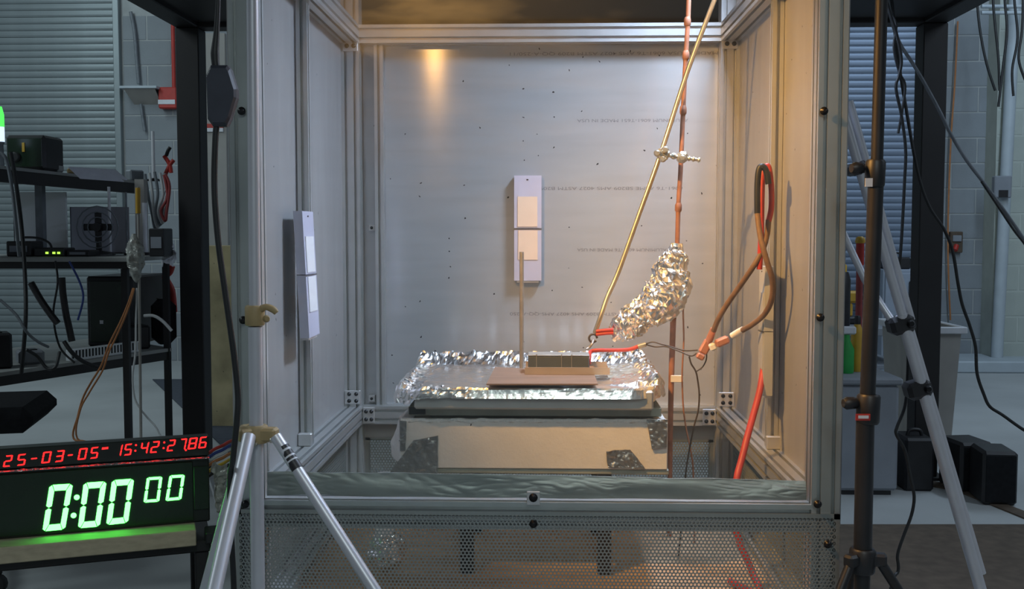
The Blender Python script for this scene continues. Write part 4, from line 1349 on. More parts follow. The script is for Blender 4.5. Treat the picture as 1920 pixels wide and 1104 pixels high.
cable('diagonal_cable', 'black_rubber', [(1840, 340, 3.16), (1870, 385, 3.16), (1900, 430, 3.16), (1945, 495, 3.16), (2070, 720, 3.16), V(2.10, 3.16, 0.05), V(2.3, 3.1, 0.005)], 0.0035, 'thin black cable under the grey sloping one at the right edge')
cable('long_cable', 'black_rubber', [V(1.16, 3.6, HZ + 0.01), (1674, 20, 3.6), (1684, 110, 3.6), (1700, 210, 3.6), (1715, 295, 3.6), (1728, 350, 3.6), (1745, 392, 3.6), (1770, 430, 3.6), (1786, 470, 3.6), (1796, 530, 3.6), (1804, 570, 3.6), (1818, 610, 3.6), (1829, 650, 3.6), (1832, 700, 3.6), (1845, 740, 3.6), (1856, 762, 3.6), (1880, 778, 3.6), (1935, 815, 3.6), (2030, 860, 3.6), V(2.3, 3.7, 0.007), V(2.6, 3.7, 0.007)], 0.0055, 'long black cable drooping across the block wall at far right')
cable('wall_cable', 'orange_cable', [(1796, 40, WALL_Y - 0.05), (1790, 160, WALL_Y - 0.05), (1783, 260, WALL_Y - 0.05), (1778, 400, WALL_Y - 0.05), (1778, 500, WALL_Y - 0.05), (1782, 600, WALL_Y - 0.05)], 0.007, 'thin orange-brown cord running down the right block wall')

# conduit and boxes on the right wall
cd = thing('wall_conduit', 'pale vertical conduit with grey junction box on the right wall', 'conduit', at(1880, 660, WALL_Y - 0.26))
yy = WALL_Y - 0.27
c_ = at(1883, 600, yy)
MB().cyl(V(c_.x - 0.05, yy, 0.09), V(c_.x + 0.02, yy, 3.2), 0.045, n=14).build('pipe', 'conduit', cd)
j = at(1876, 352, yy - 0.06)
jb = MB().box(j.x - 0.065, j.x + 0.065, j.y - 0.05, j.y + 0.014, j.z - 0.08, j.z + 0.09, 0.008).build('junction_box', 'bin_grey', cd)
MB().box(j.x - 0.035, j.x + 0.035, j.y - 0.056, j.y - 0.0505, j.z - 0.075, j.z - 0.02).build('outlet', 'black_plastic', jb)
for i, (ps, lb) in enumerate((([(1832, 0), (1838, 60), (1850, 120), (1866, 170)], 'leftmost dark wire in the bunch hanging at top right corner'),
                              ([(1862, 0), (1866, 50), (1872, 110), (1874, 170)], 'second dark wire from left in the top right bunch'),
                              ([(1884, 0), (1888, 60), (1880, 130), (1872, 200)], 'third dark wire from left in the top right bunch'),
                              ([(1902, 0), (1908, 70), (1898, 130), (1900, 180)], 'fourth dark wire from left in the top right bunch'),
                              ([(1918, 10), (1916, 60), (1910, 110), (1922, 150)], 'rightmost dark wire in the bunch hanging at top right corner'))):
    cable('ceiling_wire', 'black_rubber', [(a, b, 7.6) for a, b in [(ps[0][0], -60)] + ps], 0.009, lb, 'wire')
pr = thing('pipe_rack', 'pale horizontal pipes high at the top right corner', 'pipe rack', at(1880, 30, 8.1))
for py in (12, 24):
    MB().cyl(at(1840, py, 8.0), at(1990, py, 8.0), 0.014, n=10).build('pipe', 'conduit', pr)
sb = thing('wall_socket', 'small grey wall socket with red plug on the right block wall', 'socket', at(1791, 455, WALL_Y - 0.05))
j = at(1791, 455, WALL_Y - 0.03)
MB().box(j.x - 0.05, j.x + 0.05, j.y - 0.03, j.y + 0.015, j.z - 0.08, j.z + 0.09, 0.006).build('box', 'brown_wood', sb)
MB().box(j.x - 0.035, j.x + 0.035, j.y - 0.045, j.y - 0.031, j.z + 0.01, j.z + 0.06, 0.004).build('cover', 'bin_grey', sb)
MB().cyl(j + V(-0.02, -0.05, -0.06), j + V(0.0, -0.031, -0.02), 0.02, n=10).build('plug', 'red_paint', sb)

# bins, cabinet and things behind the black stand
YG = 5.0
def bin_(name, label, px0, px1, py0, py1, Y, D, m, rim):
    a, b = at(px0, py1, Y), at(px1, py1, Y)
    zt_ = at(px0, py0, Y).z
    t = thing(name, label, 'bin', V((a.x + b.x) / 2, Y + D / 2, 0))
    x0_, x1_ = a.x, b.x
    ins = 0.03
    P0 = [(x0_ + ins, Y + ins), (x1_ - ins, Y + ins), (x1_ - ins, Y + D - ins), (x0_ + ins, Y + D - ins)]
    P1 = [(x0_, Y), (x1_, Y), (x1_, Y + D), (x0_, Y + D)]
    mb = MB()
    vs = [V(x, y, 0) for x, y in P0] + [V(x, y, zt_) for x, y in P1] + [V(x + (0.02 if i in (0, 3) else -0.02), y + (0.02 if i < 2 else -0.02), zt_) for i, (x, y) in enumerate(P1)] + \
         [V(x + (0.02 if i in (0, 3) else -0.02), y + (0.02 if i < 2 else -0.02), 0.03) for i, (x, y) in enumerate(P0)]
    fs = [(3, 2, 1, 0), (12, 13, 14, 15)]
    for i in range(4):
        j = (i + 1) % 4
        fs += [(i, j, 4 + j, 4 + i), (4 + i, 4 + j, 8 + j, 8 + i), (8 + i, 8 + j, 12 + j, 12 + i)]
    mb.add(vs, fs)
    mb.build('body', m, t)
    for y in (Y - 0.02, Y + D):
        MB().box(x0_ - 0.02, x1_ + 0.02, y, y + 0.02, zt_ - 0.03, zt_ + 0.002, 0.004).build('rim', rim, t)
    for x in (x0_ - 0.02, x1_):
        MB().box(x, x + 0.02, Y, Y + D, zt_ - 0.03, zt_ + 0.002, 0.004).build('rim', rim, t)
    return t
bin_('waste_bin', 'beige waste bin with pale rim behind the right black post', 1706, 1796, 613, 900, 4.85, 0.45, 'bin_beige', 'white_paint')
cab = thing('storage_tub', 'grey storage tub standing behind the black light stand', 'tub', V(at(1630, 800, 4.2).x, 4.4, 0))
a, b = at(1572, 915, 4.2), at(1683, 915, 4.2)
zt_ = at(1600, 722, 4.2).z
MB().box(a.x, b.x, 4.2, 4.72, 0.02, zt_, 0.012).build('body', 'bin_grey', cab)
MB().box(a.x - 0.012, b.x + 0.012, 4.19, 4.732, zt_, zt_ + 0.03, 0.008).build('lid', 'bin_grey', cab)
MB().box(a.x + 0.02, b.x - 0.02, 4.22, 4.70, 0.0, 0.02).build('base', 'black_plastic', cab)
zlid = zt_ + 0.0305
sp = thing('spray_bottle', 'green spray bottle with white trigger on the grey tub', 'bottle', V(at(1588, 700, 4.35).x, 4.35, zlid))
c = V(at(1586, 700, 4.35).x, 4.35, zlid)
MB().lathe(c, [(0.030, 0), (0.032, 0.01), (0.032, 0.10), (0.014, 0.14), (0.013, 0.16)], 16).build('bottle', 'green_plastic', sp)
MB().obox(c + V(0.008, 0, 0.178), (0.06, 0.022, 0.034), None, 0.006).build('trigger_head', 'white_paint', sp)
c = V(at(1606, 700, 4.40).x, 4.40, zlid)
yb_ = thing('yellow_bottle', 'yellow bottle with dark cap beside the green spray bottle', 'bottle', c)
MB().lathe(c, [(0.024, 0), (0.026, 0.01), (0.026, 0.16), (0.012, 0.20)], 16).build('body', 'yellow_plastic', yb_)
MB().lathe(c + V(0, 0, 0.2005), [(0.013, 0), (0.013, 0.03), (0.010, 0.035)], 14).build('cap', 'black_plastic', yb_)
# bench behind with small goods
wb = thing('rear_bench', 'grey steel bench behind the tub at the right rolling door', 'bench', V(at(1640, 640, 6.6).x, 6.8, 0))
a, b = at(1540, 640, 6.6), at(1712, 640, 6.6)
zbn = at(1600, 615, 6.6).z
MB().box(a.x, b.x, 6.6, 7.3, zbn - 0.05, zbn, 0.004).build('top', 'bin_grey', wb)
MB().box(a.x + 0.02, b.x - 0.02, 6.62, 7.28, 0.2, 0.23, 0.004).build('shelf', 'bin_grey', wb)
for x in (a.x + 0.02, b.x - 0.07):
    for y in (6.62, 7.23):
        MB().box(x, x + 0.05, y, y + 0.05, 0, zbn - 0.05, 0.003).build('leg', 'bin_grey', wb)
ce = thing('steel_cabinet', 'blue-grey wall cabinet beside the right rolling door', 'cabinet', at(1690, 560, 8.1))
a, b = at(1652, 700, 8.0), at(1714, 700, 8.0)
MB().box(a.x, b.x, 8.0, 8.44, 0.0, at(1660, 505, 8.0).z, 0.006).build('body', 'jamb', ce)
MB().box(a.x + 0.015, b.x - 0.015, 7.985, 7.9995, 0.05, at(1660, 512, 8.0).z, 0.004).build('door', 'jamb', ce)
MB().box(b.x - 0.06, b.x - 0.035, 7.965, 7.9845, 0.55, 0.70, 0.004).build('handle', 'black_plastic', ce)
j = V((a.x + b.x) / 2, 8.2, at(1660, 505, 8.0).z + 0.0005)
tb = thing('tool_case', 'small black case on the blue-grey cabinet', 'case', j)
MB().box(j.x - 0.08, j.x + 0.10, 8.05, 8.25, j.z, j.z + 0.09, 0.01).build('body', 'black_plastic', tb)
MB().tube([V(j.x - 0.03, 8.15, j.z + 0.09), V(j.x - 0.02, 8.15, j.z + 0.12), V(j.x + 0.04, 8.15, j.z + 0.12), V(j.x + 0.05, 8.15, j.z + 0.09)], 0.008, 8).build('handle', 'black_plastic', tb)
fp = thing('marker_pole', 'thin pole with yellow tip and red top by the light stand', 'pole', V(at(1613, 740, 4.9).x, 4.9, 0))
c = at(1613, 450, 4.9)
MB().cyl(V(c.x, 4.9, 0.0), V(c.x, 4.9, at(1613, 497, 4.9).z), 0.016, n=12).build('shaft', 'dull_red_cable', fp)
MB().cyl(V(c.x, 4.9, at(1613, 497, 4.9).z), V(c.x, 4.9, at(1613, 456, 4.9).z), 0.019, n=12).build('red_band', 'red_paint', fp)
MB().lathe(V(c.x, 4.9, at(1613, 456, 4.9).z), [(0.020, 0), (0.024, 0.008), (0.020, 0.026), (0.010, 0.032)], 12).build('tip', 'yellow_plastic', fp)
c = V(at(1594, 612, 6.9).x, 6.9, zbn + 0.0005)
td = thing('yellow_drill', 'yellow and black power drill on the rear bench', 'drill', c)
MB().box(c.x - 0.06, c.x + 0.04, 6.86, 6.94, zbn + 0.001, zbn + 0.05, 0.01).build('battery', 'black_plastic', td)
MB().box(c.x - 0.035, c.x + 0.01, 6.875, 6.925, zbn + 0.05, zbn + 0.14, 0.01).build('grip', 'yellow_plastic', td)
MB().box(c.x - 0.07, c.x + 0.07, 6.865, 6.935, zbn + 0.14, zbn + 0.22, 0.015).build('body', 'yellow_plastic', td)
MB().cyl(V(c.x + 0.07, 6.9, zbn + 0.18), V(c.x + 0.13, 6.9, zbn + 0.18), 0.025, 0.012, 12).build('chuck', 'black_plastic', td)
c = V(at(1580, 612, 6.75).x, 6.75, zbn + 0.0005)
hc = thing('black_can', 'tall black can standing on the rear bench', 'can', c)
MB().lathe(c, [(0.04, 0), (0.045, 0.01), (0.045, 0.30), (0.03, 0.35)], 16).build('body', 'black_plastic', hc)
MB().lathe(c + V(0, 0, 0.3505), [(0.02, 0), (0.02, 0.04), (0.012, 0.05)], 12).build('cap', 'yellow_plastic', hc)

# black loudspeaker boxes on the floor, far right
def speaker(px0, px1, py0, py1, label, rot, Y=None):
    Y = Y or 1.07 * F / (py1 - 436)
    a, b = at(px0, py1, Y), at(px1, py1, Y)
    h = at(px0, py0, Y).z
    t = thing('speaker_box', label, 'speaker', V((a.x + b.x) / 2, Y + 0.13, 0))
    R = Matrix.Rotation(rot, 3, 'Z')
    c = V((a.x + b.x) / 2, Y + 0.10, h / 2)
    w = (b.x - a.x) * 0.94
    MB().obox(c, (w, 0.18, h), R, 0.012).build('cabinet', 'black_plastic', t)
    MB().obox(c + R @ V(0, -0.0925, 0), (w * 0.86, 0.004, h * 0.86), R, 0.002).build('grille', 'fabric_black', t)
    return t
speaker(1792, 1862, 831, 924, 'black speaker box on the floor, left one of two', 0.15)
speaker(1848, 1916, 848, 926, 'black speaker box on the floor, right one of two', -0.1, 4.05)
dbx = thing('black_case', 'black equipment case on the floor by right hood post', 'case', V(at(1722, 880, 4.45).x, 4.4, 0))
a, b = at(1697, 886, 4.28), at(1752, 886, 4.28)
MB().box(a.x, b.x, 4.28, 4.455, 0, at(1697, 822, 4.28).z, 0.01).build('body', 'black_plastic', dbx)
MB().tube([V(a.x + 0.03, 4.35, at(1697, 822, 4.28).z - 0.001), V(a.x + 0.04, 4.35, at(1697, 812, 4.28).z), V(b.x - 0.04, 4.35, at(1697, 812, 4.28).z), V(b.x - 0.03, 4.35, at(1697, 822, 4.28).z - 0.001)], 0.008, 8).build('handle', 'black_plastic', dbx)
def on_floor(px, py, z=0.0):
    return on_z(px, py, z)
fs_ = MB().prism([on_floor(1690, 893), on_floor(1795, 912), on_floor(1925, 962), on_floor(1925, 975), on_floor(1795, 922), on_floor(1690, 901)], V(0, 0, 0.006)).build('floor_strip', 'brown_wood')
tag(fs_, 'dark brown strip lying across the floor at far right', 'strip')
wm = MB().prism([on_floor(1560, 985), on_floor(1925, 985), on_floor(2050, 1200), on_floor(1560, 1200)], V(0, 0, 0.005)).build('brown_floor', 'brown_wood')  # thin dark brown layer over the near floor
tag(wm, 'dark brown layer covering the near floor at lower right', 'board')

#@@LEFT
# ------------------------------------------------------------------ left: bench with shelves, in the background
ZD = at(100, 482, 3.9).z
ben = thing('workbench', 'cluttered grey workbench with upper and lower shelves at the left', 'workbench', V(-2.1, 4.3, 0))
dx1 = at(331, 482, 4.42).x
MB().box(-2.75, dx1, 3.9, 4.42, ZD - 0.018, ZD, 0.003).build('desk_board', 'shelf_top', ben)
MB().box(-2.75, dx1, 3.92, 3.96, ZD - 0.045, ZD - 0.018).build('desk_edge', 'black_steel', ben)
def slab_line(pA, pB, back, th, name, m):
    P = [pA, pB, pB + Vector(back), pA + Vector(back)]
    return MB().prism(P, V(0, 0, -th)).build(name, m, ben)
UA, UB = at(-60, 300, 3.47), at(272, 346, 4.85)
UB.z = UA.z = at(0, 308, 3.6).z
slab_line(UA, UB, V(-0.55, 0.10, 0), 0.012, 'upper_shelf', 'shelf_top')
slab_line(UA + V(-0.004, 0, -0.0125), UB + V(-0.004, 0, -0.0125), V(-0.03, 0.0, 0), 0.045, 'shelf_edge', 'black_steel')
LA, LB = at(-40, 704, 3.5), at(322, 648, 4.38)
LA.z = LB.z = at(0, 697, 3.6).z
slab_line(LA, LB, V(-0.5, 0.45, 0), 0.014, 'lower_shelf', 'shelf_top')
slab_line(LA + V(-0.003, 0.002, -0.0145), LB + V(-0.003, 0.002, -0.0145), V(-0.03, 0.03, 0), 0.035, 'shelf_edge', 'black_steel')
for x, y, z1 in ((dx1 - 0.05, 3.93, ZD - 0.046), (dx1 - 0.05, 4.36, ZD - 0.02), (-2.70, 3.96, ZD - 0.046), (-2.70, 4.36, UA.z - 0.013)):
    MB().box(x + 0.008, x + 0.032, y, y + 0.024, 0, z1).build('leg', 'black_steel', ben)
pz = at(262, 400, 4.37)
MB().box(pz.x - 0.02, pz.x + 0.02, 4.37, 4.41, ZD, UA.z - 0.013).build('shelf_post', 'bin_beige', ben)
pz = at(28, 400, 3.95)
MB().box(pz.x - 0.015, pz.x + 0.015, 4.14, 4.17, ZD, UA.z - 0.013).build('shelf_post', 'grey_cable', ben)

def upper(s, back=0.1):
    """a spot on the upper shelf, s along its front edge"""
    return UA.lerp(UB, s) + V(-back, 0.03, 0.0005)
def shelf_dir():
    return math.atan2((UB - UA).y, (UB - UA).x)
SA = shelf_dir()
RS = Matrix.Rotation(SA, 3, 'Z')
# black radio on the upper shelf
p = at(48, 312, 3.95); p.z = UA.z + 0.0005
ra = thing('black_radio', 'black instrument box with yellow detail on the upper shelf', 'instrument', p)
MB().box(p.x - 0.077, p.x + 0.077, p.y, p.y + 0.16, p.z, p.z + 0.135, 0.010).build('case', 'black_plastic', ra)
MB().box(p.x - 0.068, p.x + 0.068, p.y - 0.006, p.y - 0.0005, p.z + 0.012, p.z + 0.122, 0.003).build('front', 'clock_face', ra)
MB().box(p.x - 0.008, p.x + 0.002, p.y - 0.009, p.y - 0.0062, p.z + 0.07, p.z + 0.105).build('yellow_strip', 'yellow_plastic', ra)
MB().lathe(p + V(-0.035, -0.0062, 0.05), [(0.02, 0), (0.02, 0.006), (0.014, 0.01)], 14, (0, -1, 0)).build('knob', 'black_plastic', ra)
# green beacon at the frame edge
p = at(0, 275, 3.85); p.z = UA.z + 0.0005
bc_ = thing('signal_beacon', 'glowing green signal beacon at the left edge on the upper shelf', 'beacon', p)
MB().lathe(p, [(0.014, 0), (0.012, 0.09), (0.016, 0.095), (0.016, 0.10)], 14).build('stem', 'grey_cable', bc_)
MB().lathe(p + V(0, 0, 0.1005), [(0.017, 0), (0.017, 0.055)], 14).build('white_light', 'led_white', bc_)
MB().lathe(p + V(0, 0, 0.156), [(0.017, 0), (0.017, 0.045), (0.010, 0.075)], 14).build('green_light', 'led_beacon', bc_)
# papers hanging over the shelf edge
for i, (q, lb) in enumerate(((((128, 314), (196, 318), (232, 341), (150, 335)), 'larger pale paper sheet drooping over the upper shelf edge'), (((180, 317), (215, 319), (238, 338), (196, 330)), 'smaller pale paper sheet at right on the upper shelf edge'))):
    P = [at(a, b, 3.98 + 0.05 * i + 0.003 * (a - 128)) for a, b in q]
    o = MB().prism(P, V(0, 0.006, 0.004)).build('paper_sheet', 'paper')
    tag(o, lb, 'paper')
# white upright tube
p = upper(0.90, 0.06)
p = at(288, 322, 4.8); p.z = UA.z + 0.0005
c = thing('white_tube', 'white upright tube standing at the end of the upper shelf', 'tube', p)
MB().cyl(p, V(p.x, p.y, at(288, 246, 4.8).z), 0.008, n=12).build('tube', 'white_paint', c)
MB().lathe(p, [(0.03, 0), (0.03, 0.008), (0.01, 0.014)], 14).build('foot', 'black_plastic', c)
# clutter on the upper shelf: small jars and blocks
for i, (px, h, w, m, lb) in enumerate(((104, 0.030, 0.05, 'shelf_top', 'low grey block on the upper shelf beside the papers'), (136, 0.024, 0.045, 'tan_plastic', 'low tan block on the upper shelf behind the papers'),
                                       (208, 0.026, 0.06, 'white_panel', 'pale small carton on the upper shelf right of papers'), (250, 0.05, 0.07, 'grey_cable', 'grey crumpled pouch on the upper shelf end'))):
    s = max(0.05, min(0.97, (px + 60) / 332))
    p = UA.lerp(UB, s ** 1.3) + V(-0.05, 0.03, 0.0005)
    q = at(px, 320, p.y)
    o = MB().obox(V(min(q.x, p.x + 0.03), p.y + 0.03, UA.z + 0.0006 + h / 2), (w, 0.05, h), Matrix.Rotation(0.3 * i, 3, 'Z'), 0.006).build('small_carton' if i != 3 else 'grey_pouch', m)
    tag(o, lb, 'carton' if i != 3 else 'pouch')
# red handled clamp and bundle of cables at the shelf end
p = at(316, 312, 4.85)
rcp = thing('red_pliers', 'red handled pliers hanging at the end of the upper shelf', 'pliers', p)
MB().tube([p + V(-0.02, 0, 0.05), p + V(0.005, 0, 0.01), p + V(0.012, 0, -0.03)], 0.010, 8).build('handle', 'red_paint', rcp)
MB().tube([p + V(0.025, 0, 0.03), p + V(0.005, 0, 0.005), p + V(-0.015, 0, -0.035)], 0.010, 8).build('handle', 'red_paint', rcp)
MB().tube([p + V(-0.01, 0, 0.05), p + V(0.0, 0, 0.075), p + V(0.01, 0, 0.09)], 0.009, 8).build('jaw', 'screw_dark', rcp)
for i, (a, b, cx_) in enumerate(((272, 326, 0), (280, 324, 4), (290, 322, 8), (300, 324, 13), (308, 328, 18))):
    m = ('grey_cable', 'white_cable', 'grey_cable', 'white_cable', 'dull_red_cable')[i]
    lb = ('outer left grey cable', 'second white cable', 'middle grey cable', 'fourth white cable', 'outer dull red cable')[i] + ' of the coil hanging at the shelf end'
    cable('coiled_cable', m, [(q_[0], q_[1], 4.78 - 0.018 * i) for q_ in ((a, b), (a + 6, b + 40), (284 + cx_, 395), (292 + cx_, 430 - i * 4), (302 + cx_ * .6, 395), (314 + i, 350), (306 + i, 326))], 0.007, lb, 'cable', 7)
# panels on the desk
def panel(px0, px1, py0, py1, Y, m, name, label, cat, foot=True):
    a, b = at(px0, py1, Y), at(px1, py1, Y)
    z0 = ZD + 0.0005
    t = thing(name, label, cat, V((a.x + b.x) / 2, Y, z0))
    z1 = min(at(px0, py0, Y).z, UA.z - 0.07)
    MB().box(a.x, b.x, Y, Y + 0.012, z0 + 0.004, z1, 0.002).build('panel', m, t)
    MB().box(a.x + 0.02, b.x - 0.02, Y - 0.02, Y + 0.04, z0, z0 + 0.004).build('foot', 'black_plastic', t)
    MB().box(a.x - 0.002, a.x, Y - 0.002, Y + 0.013, z0 + 0.004, z1).build('edge_strip', 'bin_grey', t)
    return t
panel(28, 126, 350, 470, 4.30, 'white_panel', 'display_screen', 'bright white upright panel on the desk at left', 'panel')
panel(134, 242, 388, 474, 4.50, 'lavender_panel', 'display_screen', 'dim lavender-grey upright panel on the desk, right of white one', 'panel')
# small desk fan
p = at(186, 476, 4.15); p.z = ZD + 0.0005
fn_ = thing('desk_fan', 'small dark wire desk fan on the desk before the panels', 'fan', p)
MB().lathe(p, [(0.06, 0), (0.06, 0.012), (0.012, 0.02), (0.010, 0.06)], 16).build('base', 'black_plastic', fn_)
fcz = p + V(0, -0.01, 0.115)
for r_ in (0.085, 0.062, 0.04):
    MB().tube([fcz + V(math.cos(a) * r_, 0, math.sin(a) * r_) for a in [i * PI / 8 for i in range(17)]], 0.0028, 6, 1).build('guard_ring', 'grey_cable', fn_)
for a in range(4):
    MB().obox(fcz + V(0.036 * math.cos(a * PI / 2), 0.008, 0.036 * math.sin(a * PI / 2)), (0.05, 0.004, 0.028), Matrix.Rotation(-a * PI / 2, 3, 'Y'), 0.001).build('blade', 'black_plastic', fn_)
MB().lathe(fcz, [(0.018, -0.012), (0.018, 0.03)], 12, (0, 1, 0)).build('hub', 'black_plastic', fn_)
# upright pale rods and poles on the desk
for px, py0, py1, r_, m, lb in ((204, 350, 452, 0.006, 'white_paint', 'thin white rod upright on the desk by the fan'), (271, 380, 474, 0.010, 'white_paint', 'pale post upright on the desk by the wrapped pole'),
                                (236, 360, 480, 0.004, 'grey_cable', 'thin grey rod upright at the right of lavender panel')):
    Y = 4.25
    a = at(px, py0, Y)
    t = thing('desk_rod', lb, 'rod', V(a.x, Y, ZD + 0.0005))
    MB().cyl(V(a.x, Y, ZD + 0.0005), a, r_, n=10).build('rod', m, t)
    MB().lathe(V(a.x, Y, ZD + 0.0005), [(r_ * 3.5, 0), (r_ * 3.5, 0.006), (r_ * 1.2, 0.012)], 12).build('foot', 'black_plastic', t)
# network switch with green lights
p = at(94, 474, 4.0); p.z = ZD + 0.0005
ns = thing('network_switch', 'flat black network box with three green lights on the desk', 'network box', p)
MB().box(p.x - 0.06, p.x + 0.06, 3.99, 4.09, p.z, p.z + 0.034, 0.004).build('case', 'black_plastic', ns)
for px in (88, 101, 110):
    q = at(px, 474, 3.988)
    MB().box(q.x - 0.005, q.x + 0.005, 3.986, 3.9895, p.z + 0.010, p.z + 0.018).build('green_light', 'led_small', ns)
# dark gear row along the desk
for i, (px, w, h, lb) in enumerate(((40, 0.10, 0.06, 'low black box at the left end of the desk'), (150, 0.09, 0.025, 'flat black tray on the desk before the fan'), (297, 0.06, 0.11, 'black box at right desk end under the coiled cables'))):
    p = at(px, 478, 4.02)
    t = thing('desk_box', lb, 'box', V(p.x, 4.05, ZD + 0.0005))
    MB().box(p.x - w / 2, p.x + w / 2, 4.0, 4.10, ZD + 0.0005, ZD + h, 0.004).build('case', 'black_plastic', t)
    MB().box(p.x - w * 0.35, p.x + w * 0.35, 3.9965, 3.9995, ZD + h * 0.3, ZD + h * 0.7).build('front_label', 'bin_grey', t)
# computer tower on the lower shelf
p = at(206, 650, 4.42)
a, b = at(164, 640, 4.42), at(250, 640, 4.42)
pc = thing('computer_tower', 'black computer tower on the lower shelf of the workbench', 'computer', V(p.x, 4.6, LA.z + 0.0005))
zt_ = at(200, 518, 4.42).z
MB().box(a.x, b.x, 4.42, 4.80, LA.z + 0.0005, zt_, 0.008).build('case', 'black_plastic', pc)
MB().box(a.x + 0.015, b.x - 0.015, 4.4145, 4.4195, LA.z + 0.02, zt_ - 0.02, 0.002).build('front_panel', 'clock_face', pc)
MB().box(a.x + 0.06, a.x + 0.075, 4.411, 4.414, LA.z + 0.10, LA.z + 0.115).build('power_light', 'white_paint', pc)
# slotted duct on the shelf edge
du = thing('cable_duct', 'white slotted cable duct lying along the lower shelf edge', 'duct', LA.lerp(LB, 0.5))
dA, dB = LA.lerp(LB, 0.42), LA.lerp(LB, 0.80)
dv = (dB - dA)
dn = V(dv.y, -dv.x, 0).normalized()
R = Matrix.Rotation(math.atan2(dv.y, dv.x), 3, 'Z')
MB().obox((dA + dB) / 2 + V(-0.02, 0.03, 0.0225), (dv.length, 0.03, 0.044), R, 0.002).build('channel', 'white_panel', du)
me = None
for i in range(22):
    c = dA.lerp(dB, (i + 0.5) / 22) + V(-0.02, 0.03, 0.026) + dn * 0.0160
    if me is None:
        o = MB().obox(V(0, 0, 0), (dv.length / 50, 0.0012, 0.030), R).build('slot', 'screw_dark'); me = o.data
    else:
        o = bpy.data.objects.new('slot', me); C.objects.link(o)
    adopt(o, du)
    o.location = c
# office chair at the left edge
ch = thing('office_chair', 'black office chair at the left frame edge before the workbench', 'chair', V(-1.76, 3.2, 0))
cx, cy = at(-62, 600, 3.1).x, 2.98
MB().obox(V(cx - 0.04, cy - 0.03, at(0, 590, 3.2).z), (0.34, 0.07, 0.36), Matrix.Rotation(0.25, 3, 'Z') @ Matrix.Rotation(-0.12, 3, 'X'), 0.03).build('backrest', 'fabric_black', ch)
MB().obox(V(cx - 0.02, cy + 0.22, 0.50), (0.38, 0.40, 0.08), Matrix.Rotation(0.25, 3, 'Z'), 0.03).build('seat', 'fabric_black', ch)
MB().tube([V(cx - 0.02, cy + 0.02, 0.74), V(cx - 0.02, cy + 0.0, 0.56), V(cx - 0.02, cy + 0.10, 0.45)], 0.022, 10).build('back_strut', 'black_plastic', ch)
for sx in (-1,):
    MB().tube([V(cx - 0.02 + sx * 0.20, cy + 0.18, 0.50), V(cx - 0.02 + sx * 0.22, cy + 0.18, 0.68), V(cx - 0.02 + sx * 0.22, cy + 0.32, 0.69)], 0.016, 8).build('armrest', 'black_plastic', ch)
MB().cyl(V(cx - 0.02, cy + 0.22, 0.08), V(cx - 0.02, cy + 0.22, 0.46), 0.028, n=12).build('column', 'black_plastic', ch)
for k in range(5):
    a_ = k * 2 * PI / 5 + 0.3
    e = V(cx - 0.02 + 0.28 * math.cos(a_), cy + 0.22 + 0.28 * math.sin(a_), 0.06)
    l = MB().tube([V(cx - 0.02, cy + 0.22, 0.10), e], [0.022, 0.014], 8).build('base_arm', 'black_plastic', ch)
    MB().lathe(V(e.x, e.y - 0.012, 0.028), [(0.024, 0), (0.028, 0.004), (0.028, 0.02), (0.024, 0.024)], 12, (0, 1, 0)).build('caster', 'black_rubber', l)
# boom arm and coil of dark things on the lower shelf
for i, (ps, r_, m, lb) in enumerate((
        ([(20, 285, 3.6), (28, 330, 3.6), (40, 420, 3.6), (47, 520, 3.55), (48, 600, 3.5), (40, 700, 3.5)], 0.007, 'black_rubber', 'thick black cable hanging down in front of the desk at left'),
        ([(0, 285, 3.5), (12, 300, 3.5), (22, 350, 3.5), (30, 420, 3.5), (36, 480, 3.55)], 0.006, 'grey_cable', 'pale grey cable hooked over the upper shelf at far left'),
        ([(58, 530, 3.8), (75, 560, 3.8), (92, 585, 3.8), (108, 606, 3.8)], 0.013, 'black_plastic', 'dark slanting rod under the desk at left'),
        ([(116, 520, 3.85), (118, 550, 3.85), (124, 590, 3.85), (128, 608, 3.85), (135, 640, 3.85)], 0.013, 'black_plastic', 'dark bent rod under the desk near the tower'),
        ([(104, 490, 3.85), (108, 530, 3.80), (100, 590, 3.80), (112, 650, 3.85), (140, 680, 3.85)], 0.004, 'black_rubber', 'thin black cable looping under the desk'),
        ([(130, 490, 3.84), (150, 530, 3.84), (156, 560, 3.84), (146, 600, 3.84)], 0.004, 'blue_cable', 'dark blue cable under the desk beside tower'),
        ([(40, 445, 3.88), (70, 446, 3.88), (92, 455, 3.88), (98, 470, 3.88)], 0.0045, 'black_rubber', 'black lead curving to the network box'),
        ([(0, 562, 3.45), (30, 590, 3.45), (50, 622, 3.45), (70, 640, 3.5), (90, 650, 3.6)], 0.005, 'grey_cable', 'grey cable crossing the chair at left edge'),
        ([(48, 655, 3.6), (70, 668, 3.65), (88, 690, 3.65), (104, 688, 3.65), (112, 660, 3.7)], 0.006, 'black_rubber', 'black cable loop on the lower shelf'),
        ([(120, 640, 3.75), (136, 662, 3.75), (160, 680, 3.8), (190, 690, 3.85)], 0.008, 'black_rubber', 'black cable trailing over the white duct'))):
    cable('bench_cable' if r_ < 0.012 else 'dark_rod', m, ps, r_, lb, 'cable' if r_ < 0.012 else 'rod', 7)
